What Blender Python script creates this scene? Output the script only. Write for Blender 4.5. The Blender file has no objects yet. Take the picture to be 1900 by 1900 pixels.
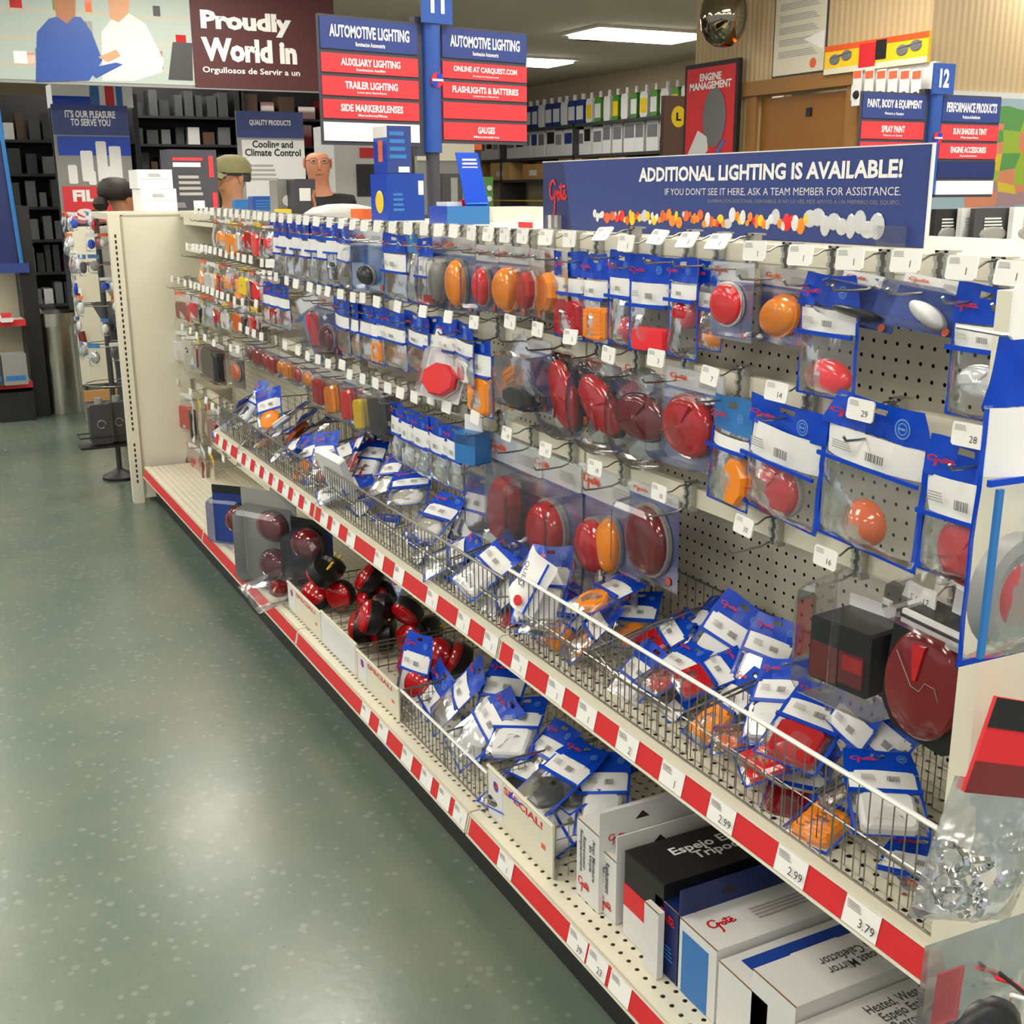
import bpy, math, random
from mathutils import Vector, Matrix, Euler, noise

SC = bpy.context.scene
COL = SC.collection
PI = math.pi
rnd = random.Random(11)

# ------------------------------------------------------------------ camera
CAM = Vector((0, 0, 1.44))
YAW, PIT, ROL, FPX = .4734, .2674, -.005, 2176.2
_F = Vector((math.sin(YAW)*math.cos(PIT), math.cos(YAW)*math.cos(PIT), -math.sin(PIT)))
_R = Vector((math.cos(YAW), -math.sin(YAW), 0))
_U = Vector((math.sin(YAW)*math.sin(PIT), math.cos(YAW)*math.sin(PIT), math.cos(PIT)))
RT = _R*math.cos(ROL) + _U*math.sin(ROL)
UP = -_R*math.sin(ROL) + _U*math.cos(ROL)
cd = bpy.data.cameras.new('camera')
cam = bpy.data.objects.new('camera', cd)
COL.objects.link(cam)
m = Matrix((RT, UP, -_F)).transposed().to_4x4()
m.translation = CAM
cam.matrix_world = m
cd.sensor_width = 36
cd.lens = FPX/1900*36
cd.clip_start = .05
SC.camera = cam

# ------------------------------------------------------------------ world, exposure
SC.view_settings.view_transform = 'Standard'
SC.view_settings.look = 'None'
SC.view_settings.exposure = .62
SC.view_settings.gamma = 1
SC.view_settings.use_curve_mapping = False
SC.cycles.transparent_max_bounces = 24
SC.cycles.max_bounces = 8
wd = bpy.data.worlds.new('world'); SC.world = wd
wd.use_nodes = True
wd.node_tree.nodes['Background'].inputs[0].default_value = (.93, .97, 1, 1)
wd.node_tree.nodes['Background'].inputs[1].default_value = .42
LAMP = 10.5          # strength of the ceiling light panels

# ------------------------------------------------------------------ pixel -> direction (distance from the plane a thing lies in)
def ray(x, y): return RT*(x-950) + UP*(950-y) + _F*FPX
def onX(x, y, X): r = ray(x, y); return CAM + r*(X/r.x)
def onY(x, y, Y): r = ray(x, y); return CAM + r*(Y/r.y)
def onZ(x, y, Z): r = ray(x, y); return CAM + r*((Z-CAM.z)/r.z)
def rectY(x0, y0, x1, y1, Y):
    xc, yc = (x0+x1)/2, (y0+y1)/2
    return onY(x0, yc, Y).x, onY(x1, yc, Y).x, onY(xc, y1, Y).z, onY(xc, y0, Y).z

# ------------------------------------------------------------------ materials
def lin(h):
    h = h.lstrip('#'); c = [int(h[i:i+2], 16)/255 for i in (0, 2, 4)]
    return tuple(v/12.92 if v <= .04045 else ((v+.055)/1.055)**2.4 for v in c)
MATS = {}
def mk(name, hexc, rough=.5, metal=0., spec=.5, noise_s=0, noise_a=.0, coat=0., bump=0., emit=0., trans=0., sss=0.):
    mt = bpy.data.materials.new(name); mt.use_nodes = True
    nt = mt.node_tree; b = nt.nodes['Principled BSDF']
    c = lin(hexc)
    b.inputs['Base Color'].default_value = (*c, 1)
    b.inputs['Roughness'].default_value = rough
    b.inputs['Metallic'].default_value = metal
    b.inputs['Specular IOR Level'].default_value = spec
    b.inputs['Coat Weight'].default_value = coat
    if trans: b.inputs['Transmission Weight'].default_value = trans
    if emit:
        b.inputs['Emission Color'].default_value = (*c, 1); b.inputs['Emission Strength'].default_value = emit
    if noise_s:
        tc = nt.nodes.new('ShaderNodeTexCoord'); nz = nt.nodes.new('ShaderNodeTexNoise')
        nz.inputs['Scale'].default_value = noise_s; nz.inputs['Detail'].default_value = 3
        nt.links.new(tc.outputs['Object'], nz.inputs['Vector'])
        mx = nt.nodes.new('ShaderNodeMix'); mx.data_type = 'RGBA'
        mx.inputs['A'].default_value = (*[v*(1-noise_a) for v in c], 1)
        mx.inputs['B'].default_value = (*[min(1, v*(1+noise_a)) for v in c], 1)
        nt.links.new(nz.outputs['Fac'], mx.inputs['Factor'])
        nt.links.new(mx.outputs['Result'], b.inputs['Base Color'])
        if bump:
            bp = nt.nodes.new('ShaderNodeBump'); bp.inputs['Strength'].default_value = bump
            bp.inputs['Distance'].default_value = .004
            nt.links.new(nz.outputs['Fac'], bp.inputs['Height']); nt.links.new(bp.outputs['Normal'], b.inputs['Normal'])
    MATS[name] = mt
    return mt
def film(name, tint, haze, gloss, rough, hexc='ffffff', bump=0.):
    mt = bpy.data.materials.new(name); mt.use_nodes = True; nt = mt.node_tree
    for n in list(nt.nodes):
        if n.type != 'OUTPUT_MATERIAL': nt.nodes.remove(n)
    out = nt.nodes['Material Output']
    tr = nt.nodes.new('ShaderNodeBsdfTransparent'); tr.inputs[0].default_value = (*tint, 1)
    df = nt.nodes.new('ShaderNodeBsdfDiffuse'); df.inputs[0].default_value = (*lin(hexc), 1)
    gl = nt.nodes.new('ShaderNodeBsdfGlossy'); gl.inputs['Roughness'].default_value = rough
    fr = nt.nodes.new('ShaderNodeFresnel'); fr.inputs['IOR'].default_value = 1.3
    ml = nt.nodes.new('ShaderNodeMath'); ml.operation = 'MULTIPLY'; ml.inputs[1].default_value = gloss
    m1 = nt.nodes.new('ShaderNodeMixShader'); m1.inputs[0].default_value = haze
    m2 = nt.nodes.new('ShaderNodeMixShader')
    nt.links.new(tr.outputs[0], m1.inputs[1]); nt.links.new(df.outputs[0], m1.inputs[2])
    nt.links.new(fr.outputs[0], ml.inputs[0]); nt.links.new(ml.outputs[0], m2.inputs[0])
    nt.links.new(m1.outputs[0], m2.inputs[1]); nt.links.new(gl.outputs[0], m2.inputs[2])
    nt.links.new(m2.outputs[0], out.inputs[0])
    if bump:
        tc = nt.nodes.new('ShaderNodeTexCoord'); nz = nt.nodes.new('ShaderNodeTexNoise')
        nz.inputs['Scale'].default_value = 3.5; nz.inputs['Detail'].default_value = 2
        bp = nt.nodes.new('ShaderNodeBump'); bp.inputs['Strength'].default_value = bump; bp.inputs['Distance'].default_value = .02
        nt.links.new(tc.outputs['Object'], nz.inputs['Vector']); nt.links.new(nz.outputs['Fac'], bp.inputs['Height'])
        nt.links.new(bp.outputs['Normal'], gl.inputs['Normal']); nt.links.new(bp.outputs['Normal'], fr.inputs['Normal'])
    MATS[name] = mt
film('film', (.985, .985, .99), .05, .8, .16, 'dde2ec', .1)
film('clear', (.975, .976, .98), .015, .75, .06, 'dfe4ee')
film('flange_film', (.985, .985, .99), .02, .45, .2, 'dde2ec')
film('pink_film', (.95, .55, .58), .25, .8, .15, 'd8666e')
film('smoke', (.90, .90, .92), .07, 1.0, .10, 'b9bcc8')
def perforated(name, hexc, pitch, rad, axes):
    """sheet metal or hardboard with round holes on a square grid: the holes are see-through"""
    mt = mk(name, hexc, .55); nt = mt.node_tree; b = nt.nodes['Principled BSDF']; out = nt.nodes['Material Output']
    tc = nt.nodes.new('ShaderNodeTexCoord'); sp = nt.nodes.new('ShaderNodeSeparateXYZ')
    nt.links.new(tc.outputs['Object'], sp.inputs[0])
    sq = []
    for a in axes:
        d = nt.nodes.new('ShaderNodeMath'); d.operation = 'DIVIDE'; d.inputs[1].default_value = pitch
        nt.links.new(sp.outputs[a], d.inputs[0])
        fr = nt.nodes.new('ShaderNodeMath'); fr.operation = 'FRACT'; nt.links.new(d.outputs[0], fr.inputs[0])
        s = nt.nodes.new('ShaderNodeMath'); s.operation = 'SUBTRACT'; s.inputs[1].default_value = .5
        nt.links.new(fr.outputs[0], s.inputs[0])
        p = nt.nodes.new('ShaderNodeMath'); p.operation = 'MULTIPLY'
        nt.links.new(s.outputs[0], p.inputs[0]); nt.links.new(s.outputs[0], p.inputs[1]); sq.append(p)
    ad = nt.nodes.new('ShaderNodeMath'); nt.links.new(sq[0].outputs[0], ad.inputs[0]); nt.links.new(sq[1].outputs[0], ad.inputs[1])
    lt = nt.nodes.new('ShaderNodeMath'); lt.operation = 'LESS_THAN'; lt.inputs[1].default_value = (rad/pitch)**2
    nt.links.new(ad.outputs[0], lt.inputs[0])
    tr = nt.nodes.new('ShaderNodeBsdfTransparent'); mx = nt.nodes.new('ShaderNodeMixShader')
    nt.links.new(lt.outputs[0], mx.inputs[0]); nt.links.new(b.outputs[0], mx.inputs[1]); nt.links.new(tr.outputs[0], mx.inputs[2])
    nt.links.new(mx.outputs[0], out.inputs[0])
    return mt
perforated('pegboard', 'e3ddca', .0254, .0032, (1, 2))
perforated('perfshelf', 'd9d4c2', .0254, .0042, (0, 1))

CREAM = 'dad5c2'
mk('cream', CREAM, .45, noise_s=6, noise_a=.03); mk('cream_dark', 'b9b29c', .6)
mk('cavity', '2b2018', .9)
mk('kick', '141516', .5)
mk('steel', '9c9a94', .28, .9); mk('galv', 'b9b9b4', .32, .85, noise_s=60, noise_a=.15)
mk('white_wire', 'e9e9e6', .35); mk('grey_wire', '85827a', .36, .7)
mk('tag', 'ecebe8', .45); mk('ink', '3d3c3c', .7); mk('ink_soft', 'a3a2a0', .7); mk('bar_ink', '5a5a5c', .7); mk('seal', '5f8fce', .5)
mk('redstrip', 'd0252b', .45, noise_s=8, noise_a=.08)
mk('blue', '0040ba', .32, spec=.35); mk('blue_lt', '2b70b4', .4); mk('navy', '14245c', .4); mk('navy_card', '1c3f96', .5, spec=.25)
mk('logo_red', 'd3202c', .5); mk('logo_or', 'e0623f', .5); mk('white', 'ecebea', .5); mk('offwhite', 'd9dadb', .5)
mk('label_w', 'e3e3e2', .5)
mk('lens_red', 'b3121c', .16, coat=.5, noise_s=40, noise_a=.18); mk('lens_dred', '6d0f16', .14, coat=.6)
mk('lens_brt', 'e8222c', .2, coat=.4); mk('lens_amber', 'f08a12', .2, coat=.4, noise_s=40, noise_a=.15)
mk('lens_orange', 'd9601c', .14, coat=.6); mk('lens_clear', 'd8d9da', .12, .3)
mk('lens_black', '17181a', .35); mk('chrome', 'd6d6d6', .1, 1.); mk('grey_pl', '8b8b88', .4); mk('dgrey', '3a3b3e', .5)
mk('yellow', 'e8c520', .4); mk('green', '4f8a3a', .5); mk('orange', 'e8682a', .5)
mk('black', '151516', .5); mk('card', 'b88a52', .7); mk('tan', 'c9a46a', .6)
LENS = dict(red='lens_red', dred='lens_dred', brt='lens_brt', amber='lens_amber', orange='lens_orange', clear='lens_clear',
            white='offwhite', black='lens_black', grey='grey_pl', chrome='chrome', yellow='yellow')
CNAME = dict(red='red', dred='dark red', brt='bright red', amber='amber', orange='orange', clear='clear', white='white',
             black='black', grey='grey', chrome='silver', yellow='yellow')

# ------------------------------------------------------------------ mesh builder
class MB:
    def __init__(s): s.v = []; s.f = []
    def add(s, vs, fs, mtx=None):
        o = len(s.v)
        s.v += [tuple(mtx @ Vector(p)) if mtx else tuple(p) for p in vs]
        s.f += [tuple(i+o for i in f) for f in fs]
        return s
    def box(s, x0, x1, y0, y1, z0, z1, mtx=None):
        v = [(x0,y0,z0),(x1,y0,z0),(x1,y1,z0),(x0,y1,z0),(x0,y0,z1),(x1,y0,z1),(x1,y1,z1),(x0,y1,z1)]
        return s.add(v, [(0,3,2,1),(4,5,6,7),(0,1,5,4),(1,2,6,5),(2,3,7,6),(3,0,4,7)], mtx)
    def bbox(s, x0, x1, y0, y1, z0, z1, b, mtx=None):
        """box with its edges parallel to y chamfered"""
        p = [(x0+b,z0),(x1-b,z0),(x1,z0+b),(x1,z1-b),(x1-b,z1),(x0+b,z1),(x0,z1-b),(x0,z0+b)]
        return s.prism(p, y0, y1, mtx)
    def prism(s, poly, y0, y1, mtx=None):
        n = len(poly)
        v = [(x, y0, z) for x, z in poly] + [(x, y1, z) for x, z in poly]
        f = [tuple(range(n)), tuple(range(2*n-1, n-1, -1))]
        f += [(i, i+n, (i+1) % n+n, (i+1) % n) for i in range(n)]
        return s.add(v, f, mtx)
    def poly(s, pts, mtx=None): return s.add(pts, [tuple(range(len(pts)))], mtx)
    def tube(s, pts, r, n=5, mtx=None, closed=False):
        pts = [Vector(p) for p in pts]; vs = []; fs = []; N = len(pts)
        for i, p in enumerate(pts):
            a = pts[max(i-1, 0)] if not closed else pts[i-1]
            b = pts[min(i+1, N-1)] if not closed else pts[(i+1) % N]
            t = (b-a).normalized()
            u = t.cross(Vector((0, 0, 1)) if abs(t.z) < .9 else Vector((1, 0, 0))).normalized(); w = t.cross(u)
            rr = r[i] if isinstance(r, (list, tuple)) else r
            vs += [p + (u*math.cos(2*PI*k/n) + w*math.sin(2*PI*k/n))*rr for k in range(n)]
        for i in range(N if closed else N-1):
            j = (i+1) % N
            fs += [(i*n+k, i*n+(k+1) % n, j*n+(k+1) % n, j*n+k) for k in range(n)]
        if not closed: fs += [tuple(range(n-1, -1, -1)), tuple(range((N-1)*n, N*n))]
        return s.add(vs, fs, mtx)
    def lathe(s, prof, n=20, sx=1., sz=1., mtx=None, axis='y'):
        """profile (radius, height): height runs along -y (towards the viewer) or z"""
        vs = []; fs = []; N = len(prof)
        for r, h in prof:
            for k in range(n):
                a = 2*PI*k/n
                vs.append((r*math.cos(a)*sx, -h, r*math.sin(a)*sz) if axis == 'y' else (r*math.cos(a)*sx, r*math.sin(a)*sz, h))
        for i in range(N-1):
            fs += [(i*n+k, i*n+(k+1) % n, (i+1)*n+(k+1) % n, (i+1)*n+k) for k in range(n)]
        if prof[0][0] > 1e-6: fs.append(tuple(range(n-1, -1, -1)))
        if prof[-1][0] > 1e-6: fs.append(tuple(range((N-1)*n, N*n)))
        if axis == 'z': fs = [tuple(f) for f in fs]
        return s.add(vs, fs, mtx)
    def grid(s, fn, nu, nv, mtx=None, skip=None):
        vs = [fn(i/nu, j/nv) for j in range(nv+1) for i in range(nu+1)]
        fs = [(j*(nu+1)+i, j*(nu+1)+i+1, (j+1)*(nu+1)+i+1, (j+1)*(nu+1)+i) for j in range(nv) for i in range(nu)
              if not (skip and skip(i, j))]
        return s.add(vs, fs, mtx)
    def mesh(s, name, mat, smooth=False):
        me = bpy.data.meshes.new(name); me.from_pydata(s.v, [], s.f); me.update()
        if mat: me.materials.append(MATS[mat])
        if smooth:
            me.polygons.foreach_set('use_smooth', [True]*len(me.polygons))
            me.set_sharp_from_angle(angle=.7)
        return me
    def build(s, name, mat, parent=None, smooth=False): return obj(name, s.mesh(name, mat, smooth), parent)

def obj(name, me, parent=None, loc=None, rot=None, scale=None):
    o = bpy.data.objects.new(name, me); COL.objects.link(o)
    if parent: o.parent = parent
    if loc is not None: o.location = loc
    if rot is not None: o.rotation_euler = rot
    if scale is not None: o.scale = scale
    return o
def tag(o, label, cat, group=None, kind=None):
    if kind: o['kind'] = kind
    o['label'] = label
    if kind != 'structure': o['category'] = cat
    if group: o['group'] = group
    return o
def thing(name, label, cat, loc=(0,0,0), rot=(0,0,0), group=None):
    o = bpy.data.objects.new(name, None); COL.objects.link(o); o.empty_display_size = .02
    o.location = loc; o.rotation_euler = rot
    return tag(o, label, cat, group)
def struct(name, mb, mat, label=None):
    o = mb.build(name, mat); o['kind'] = 'structure'
    if label: o['label'] = label
    return o
CACHE = {}
def cached(key, name, mat, fn, smooth=False):
    """one mesh per (shape, material), shared by every piece alike"""
    k = (key, mat)
    if k not in CACHE:
        b = MB(); fn(b); CACHE[k] = b.mesh(name, mat, smooth)
    return CACHE[k]

# ------------------------------------------------------------------ writing
TXT = {}
def text_mesh(body, mat, bold=0., space=1., lines=1.):
    k = (body, mat, bold, space)
    if k in TXT: return TXT[k]
    cu = bpy.data.curves.new('t', 'FONT'); cu.body = body; cu.align_x = 'CENTER'; cu.align_y = 'CENTER'
    cu.resolution_u = 2; cu.offset = bold; cu.space_character = space; cu.space_line = .85*lines
    o = bpy.data.objects.new('t', cu); COL.objects.link(o)
    me = bpy.data.meshes.new_from_object(o.evaluated_get(bpy.context.evaluated_depsgraph_get()))
    bpy.data.objects.remove(o); bpy.data.curves.remove(cu)
    xs = [v.co.x for v in me.vertices] or [0, 1]; ys = [v.co.y for v in me.vertices] or [0, 1]
    cx, cy, w, h = (min(xs)+max(xs))/2, (min(ys)+max(ys))/2, max(xs)-min(xs) or 1, max(ys)-min(ys) or 1
    for v in me.vertices: v.co = ((v.co.x-cx)/w, 0, (v.co.y-cy)/h)        # unit size, upright, facing -y
    me.materials.clear(); me.materials.append(MATS[mat]); me.name = 'lettering'
    me['asp'] = w/h
    TXT[k] = me
    return me
def letters(parent, body, mat, x, z, w, h, y=-.001, bold=0., rot=(0,0,0), name='lettering', space=1.):
    me = text_mesh(body, mat, bold, space)
    return obj(name, me, parent, (x, y, z), rot, (w or h*me['asp'], 1, h))
GLYPH = [[(.34,.86),(.26,.97),(.13,.95),(.04,.80),(.03,.60),(.10,.47),(.22,.46),(.31,.56),(.33,.70),(.33,.40),(.31,.08),(.26,0)],
         [(.33,.50),(.40,.64),(.47,.66)], [(.49,.50),(.48,.60),(.55,.66),(.62,.60),(.61,.48),(.54,.43),(.49,.50)],
         [(.71,.88),(.70,.60),(.72,.46),(.79,.50)], [(.60,.79),(.92,.81)],
         [(.81,.56),(.91,.60),(.92,.68),(.85,.67),(.81,.56),(.85,.45),(.94,.46),(1.0,.54)]]
def _logo(b):
    w = .04
    for st in GLYPH:
        pts = [Vector((x-.5, 0, z-.5)) for x, z in st]
        for i in range(len(pts)-1):
            t = (pts[i+1]-pts[i]).normalized(); n = Vector((-t.z, 0, t.x))*w; e = t*w*.5
            b.poly([pts[i]-n-e, pts[i+1]-n+e, pts[i+1]+n+e, pts[i]+n-e])
def logo(parent, mat, x, z, w, h, y=-.001, rot=(0,0,0)):
    return obj('script_logo', cached('logo', 'script_logo', mat, _logo), parent, (x, y, z), rot, (w, 1, h))
def _bars(b):
    r = random.Random(3); x = -.5
    while x < .5:
        w = r.choice((.03, .05, .08)); b.poly([(x,0,-.5),(min(x+w,.5),0,-.5),(min(x+w,.5),0,.5),(x,0,.5)]); x += w+r.choice((.03,.05))
def barcode(parent, x, z, w, h, y=-.001): return obj('barcode', cached('bars', 'barcode', 'bar_ink', _bars), parent, (x, y, z), (0,0,0), (w, 1, h))
def _lines(b):
    r = random.Random(5)
    for k in range(4):
        z = .4-k*.27; w = r.uniform(.6, 1); b.poly([(-.5,0,z-.07),(-.5+w,0,z-.07),(-.5+w,0,z+.07),(-.5,0,z+.07)])
def smallprint(parent, mat, x, z, w, h, y=-.001): return obj('small_print', cached('lines', 'small_print', mat, _lines), parent, (x, y, z), (0,0,0), (w, 1, h))
# ================================================================== THE SETTING
def floor_mat():
    mt = mk('floor_epoxy', '6d766c', .3); nt = mt.node_tree; b = nt.nodes['Principled BSDF']
    tc = nt.nodes.new('ShaderNodeTexCoord')
    def nz(s, d, r=.6):
        n = nt.nodes.new('ShaderNodeTexNoise'); n.inputs['Scale'].default_value = s; n.inputs['Detail'].default_value = d
        n.inputs['Roughness'].default_value = r; nt.links.new(tc.outputs['Object'], n.inputs['Vector']); return n
    def ramp(src, stops):
        r = nt.nodes.new('ShaderNodeValToRGB'); e = r.color_ramp.elements
        e[0].position, e[0].color = stops[0][0], (*lin(stops[0][1]), 1); e[1].position, e[1].color = stops[1][0], (*lin(stops[1][1]), 1)
        for p, c in stops[2:]: x = e.new(p); x.color = (*lin(c), 1)
        nt.links.new(src, r.inputs[0]); return r
    a = ramp(nz(1.7, 4).outputs['Fac'], [(.3, '566660'), (.75, '6b7263')])
    vo = nt.nodes.new('ShaderNodeTexVoronoi'); vo.inputs['Scale'].default_value = 30; nt.links.new(tc.outputs['Object'], vo.inputs['Vector'])
    w = nz(9, 3)
    mul = nt.nodes.new('ShaderNodeMath'); mul.operation = 'ADD'; nt.links.new(vo.outputs['Distance'], mul.inputs[0])
    m2 = nt.nodes.new('ShaderNodeMath'); m2.operation = 'MULTIPLY'; m2.inputs[1].default_value = -.42
    nt.links.new(w.outputs['Fac'], m2.inputs[0]); nt.links.new(m2.outputs[0], mul.inputs[1])
    sp = ramp(mul.outputs[0], [(.0, 'ffffff'), (.012, '000000')])
    mx = nt.nodes.new('ShaderNodeMix'); mx.data_type = 'RGBA'; mx.inputs['B'].default_value = (*lin('717a70'), 1)
    nt.links.new(sp.outputs[0], mx.inputs['Factor']); nt.links.new(a.outputs[0], mx.inputs['A'])
    dk = ramp(nz(85, 2, .8).outputs['Fac'], [(.24, '3e4844'), (.36, 'ffffff')])
    m3 = nt.nodes.new('ShaderNodeMix'); m3.data_type = 'RGBA'; m3.blend_type = 'MULTIPLY'; m3.inputs['Factor'].default_value = .45
    nt.links.new(mx.outputs['Result'], m3.inputs['A']); nt.links.new(dk.outputs[0], m3.inputs['B'])
    nt.links.new(m3.outputs['Result'], b.inputs['Base Color'])
    rr = nt.nodes.new('ShaderNodeMapRange'); rr.inputs['To Min'].default_value = .2; rr.inputs['To Max'].default_value = .3
    nt.links.new(nz(5, 3).outputs['Fac'], rr.inputs['Value']); nt.links.new(rr.outputs[0], b.inputs['Roughness'])
    bp = nt.nodes.new('ShaderNodeBump'); bp.inputs['Strength'].default_value = .12; bp.inputs['Distance'].default_value = .004
    nt.links.new(nz(30, 3).outputs['Fac'], bp.inputs['Height']); nt.links.new(bp.outputs['Normal'], b.inputs['Normal'])
    b.inputs['Specular IOR Level'].default_value = .85
floor_mat()
def wall_rib():
    mt = mk('rib_panel', 'c2a883', .6); nt = mt.node_tree; b = nt.nodes['Principled BSDF']
    tc = nt.nodes.new('ShaderNodeTexCoord'); wv = nt.nodes.new('ShaderNodeTexWave'); wv.inputs['Scale'].default_value = 13.0
    wv.bands_direction = 'DIAGONAL'; wv.inputs['Distortion'].default_value = .3
    mp = nt.nodes.new('ShaderNodeMapping'); mp.inputs['Scale'].default_value = (1, 1, 0)
    nt.links.new(tc.outputs['Object'], mp.inputs[0]); nt.links.new(mp.outputs[0], wv.inputs['Vector'])
    mx = nt.nodes.new('ShaderNodeMix'); mx.data_type = 'RGBA'
    mx.inputs['A'].default_value = (*lin('bca37e'), 1); mx.inputs['B'].default_value = (*lin('c9b18c'), 1)
    nt.links.new(wv.outputs['Fac'], mx.inputs['Factor']); nt.links.new(mx.outputs['Result'], b.inputs['Base Color'])
    bp = nt.nodes.new('ShaderNodeBump'); bp.inputs['Strength'].default_value = .4; bp.inputs['Distance'].default_value = .006
    nt.links.new(wv.outputs['Fac'], bp.inputs['Height']); nt.links.new(bp.outputs['Normal'], b.inputs['Normal'])
wall_rib()
mk('ceiling_paint', 'e4dcc9', .85, noise_s=2, noise_a=.05); mk('wall_paint', 'b9a98f', .8, noise_s=2, noise_a=.04)
mk('wood_door', '8a5a1e', .45, noise_s=3, noise_a=.15); mk('wood_trim', '8f6530', .45, noise_s=4, noise_a=.15)
mk('lamp_panel', 'fff9ec', .5, emit=LAMP); mk('lamp_frame', 'e6e2d6', .5)

CEIL = 2.84
struct('floor', MB().box(-7, 13, -4, 18.2, -.05, 0), 'floor_epoxy', 'grey-green polished shop floor with speckles and chips')
struct('ceiling', MB().box(-7, 13, -4, 18.2, CEIL, CEIL+.1), 'ceiling_paint', 'plain beige shop ceiling')
struct('wall_back', MB().box(-7, 13, 18.1, 18.2, 0, CEIL), 'wall_paint', 'beige painted far wall of the shop')
XW, YW = 5.15, 5.03
w = MB()
DY0, DY1, DZ = 5.62, 6.5, 2.03
w.box(XW, XW+.12, DY1, 7.2, 0, CEIL); w.box(XW, XW+.12, YW, DY0, 0, CEIL); w.box(XW, XW+.12, DY0, DY1, DZ, CEIL)
struct('wall_office', w, 'rib_panel', 'ribbed beige panelling of the office wall around the wooden door')
struct('wall_right', MB().box(XW+.12, 9.5, YW, YW+.12, 0, CEIL), 'rib_panel', 'ribbed beige panelling behind the coloured map')
struct('wall_side', MB().box(8.2, 8.3, 7.2, 18.1, 0, CEIL), 'wall_paint', 'beige painted wall beyond the chemical shelves')
d = MB().box(XW+.03, XW+.07, DY0+.02, DY1-.02, .01, DZ-.02).build('door_1', 'wood_door'); d['kind'] = 'structure'; d['label'] = 'brown wooden office door with a small plate'
pl = MB().box(XW+.022, XW+.03, 5.86, 6.06, 1.63, 1.68).build('door_plate', 'tan', d)
MB().box(XW+.015, XW+.03, 5.99, 6.03, 1.88, 1.93).build('door_hook', 'black', d)
obj('small_print', cached('lines', 'small_print', 'ink_soft', _lines), pl, (XW+.0215, 5.96, 1.655), (0, 0, -PI/2), (.1, 1, .03))
t = MB().box(XW-.04, XW+.005, DY0-.12, DY1+.1, DZ, DZ+.09); t.box(XW-.02, XW+.005, DY0-.08, DY0+.02, 0, DZ); t.box(XW-.02, XW+.005, DY1-.02, DY1+.08, 0, DZ)
struct('trim_1', t, 'wood_trim', 'brown wooden casing around the office door')
struct('trim_2', MB().box(XW-.015, XW+.0, DY1+.2, 7.2, DZ-.02, DZ+.05), 'wood_trim', 'brown wooden rail along the office wall')

def troffer(X, Y, n):
    t = thing('ceiling_light', 'recessed fluorescent ceiling panel with a white frame', 'ceiling light', (X, Y, CEIL), group='fluorescent ceiling panels')
    obj('diffuser', cached('troff', 'diffuser', 'lamp_panel', lambda b: b.box(-.57, .57, -.285, .285, -.045, -.004)), t)
    def fr(b):
        for a in (-1, 1): b.box(a*.6-.025, a*.6+.025, -.33, .33, -.02, 0); b.box(-.575, .575, a*.315-.025, a*.315+.025, -.02, 0)
    obj('frame', cached('trofff', 'frame', 'lamp_frame', fr), t)
for X in (-.55, 1.75, 6.35):
    for k in range(-1, 6): troffer(X, 2.45*k+.0, k)
for k in range(-1, 5): troffer(-2.95, 2.45*k, k)  # unseen extra row, added to throw front light onto the pegboards
for k in range(-1, 3): troffer(4.05, 2.45*k, k)  # unseen extra row, added to brighten the ceiling and back of the shop
for X, Y in ((6.2, 5.9), (6.5, 7.9)):
    v = thing('ceiling_vent', 'small dark slotted vent in the beige ceiling', 'vent', (X, Y+4.4, CEIL), group='ceiling vents')
    MB().box(-.15, .15, -.15, .15, -.01, 0).build('vent_plate', 'cream_dark', v)
    for k in range(5): MB().box(-.12, .12, -.11+k*.05, -.09+k*.05, -.016, -.01).build('slat', 'dgrey', v)

# ================================================================== THE GONDOLA
XD, XM, XP, XR, XT = .925, 1.0, 1.374, 1.2, 1.122
SEC = [.79, 2.0, 3.2, 4.41, 5.62]
YF, TOP, ZD, ZM = 5.68, 1.352, .183, .562
g = thing('gondola_shelving', 'long cream pegboard gondola with hang rails and slotted end panels', 'shelving', (0, 0, 0))
for i in range(4):
    y0, y1 = SEC[i]+.004, SEC[i+1]-.004
    def pb(b, y0=y0, y1=y1): b.add([(XP, y1, ZD), (XP, y0, ZD), (XP, y0, TOP-.02), (XP, y1, TOP-.02)], [(0, 1, 2, 3)])
    b = MB(); pb(b); b.build('pegboard_panel', 'pegboard', g)
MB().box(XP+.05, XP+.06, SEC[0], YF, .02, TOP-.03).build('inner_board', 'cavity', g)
for y in SEC:      # slotted uprights
    u = MB().box(XP-.012, XP+.02, y-.014, y+.014, 0, TOP-.02).build('upright', 'cream', g)
    s = MB()
    for k in range(44): s.box(XP-.0125, XP-.0118, y-.003, y+.003, .22+k*.0254, .234+k*.0254)
    s.build('slot_row', 'cavity', u)
MB().box(1.19, 1.66, SEC[0], YF, TOP-.022, TOP+.006).build('top_cap', 'cream', g)
MB().box(XP+.06, 1.9, SEC[0], YF, .14, ZD).build('rear_deck', 'cream', g)
MB().box(XD+.05, XD+.07, SEC[0], YF, 0, .14).build('kick_plate', 'kick', g)
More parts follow.
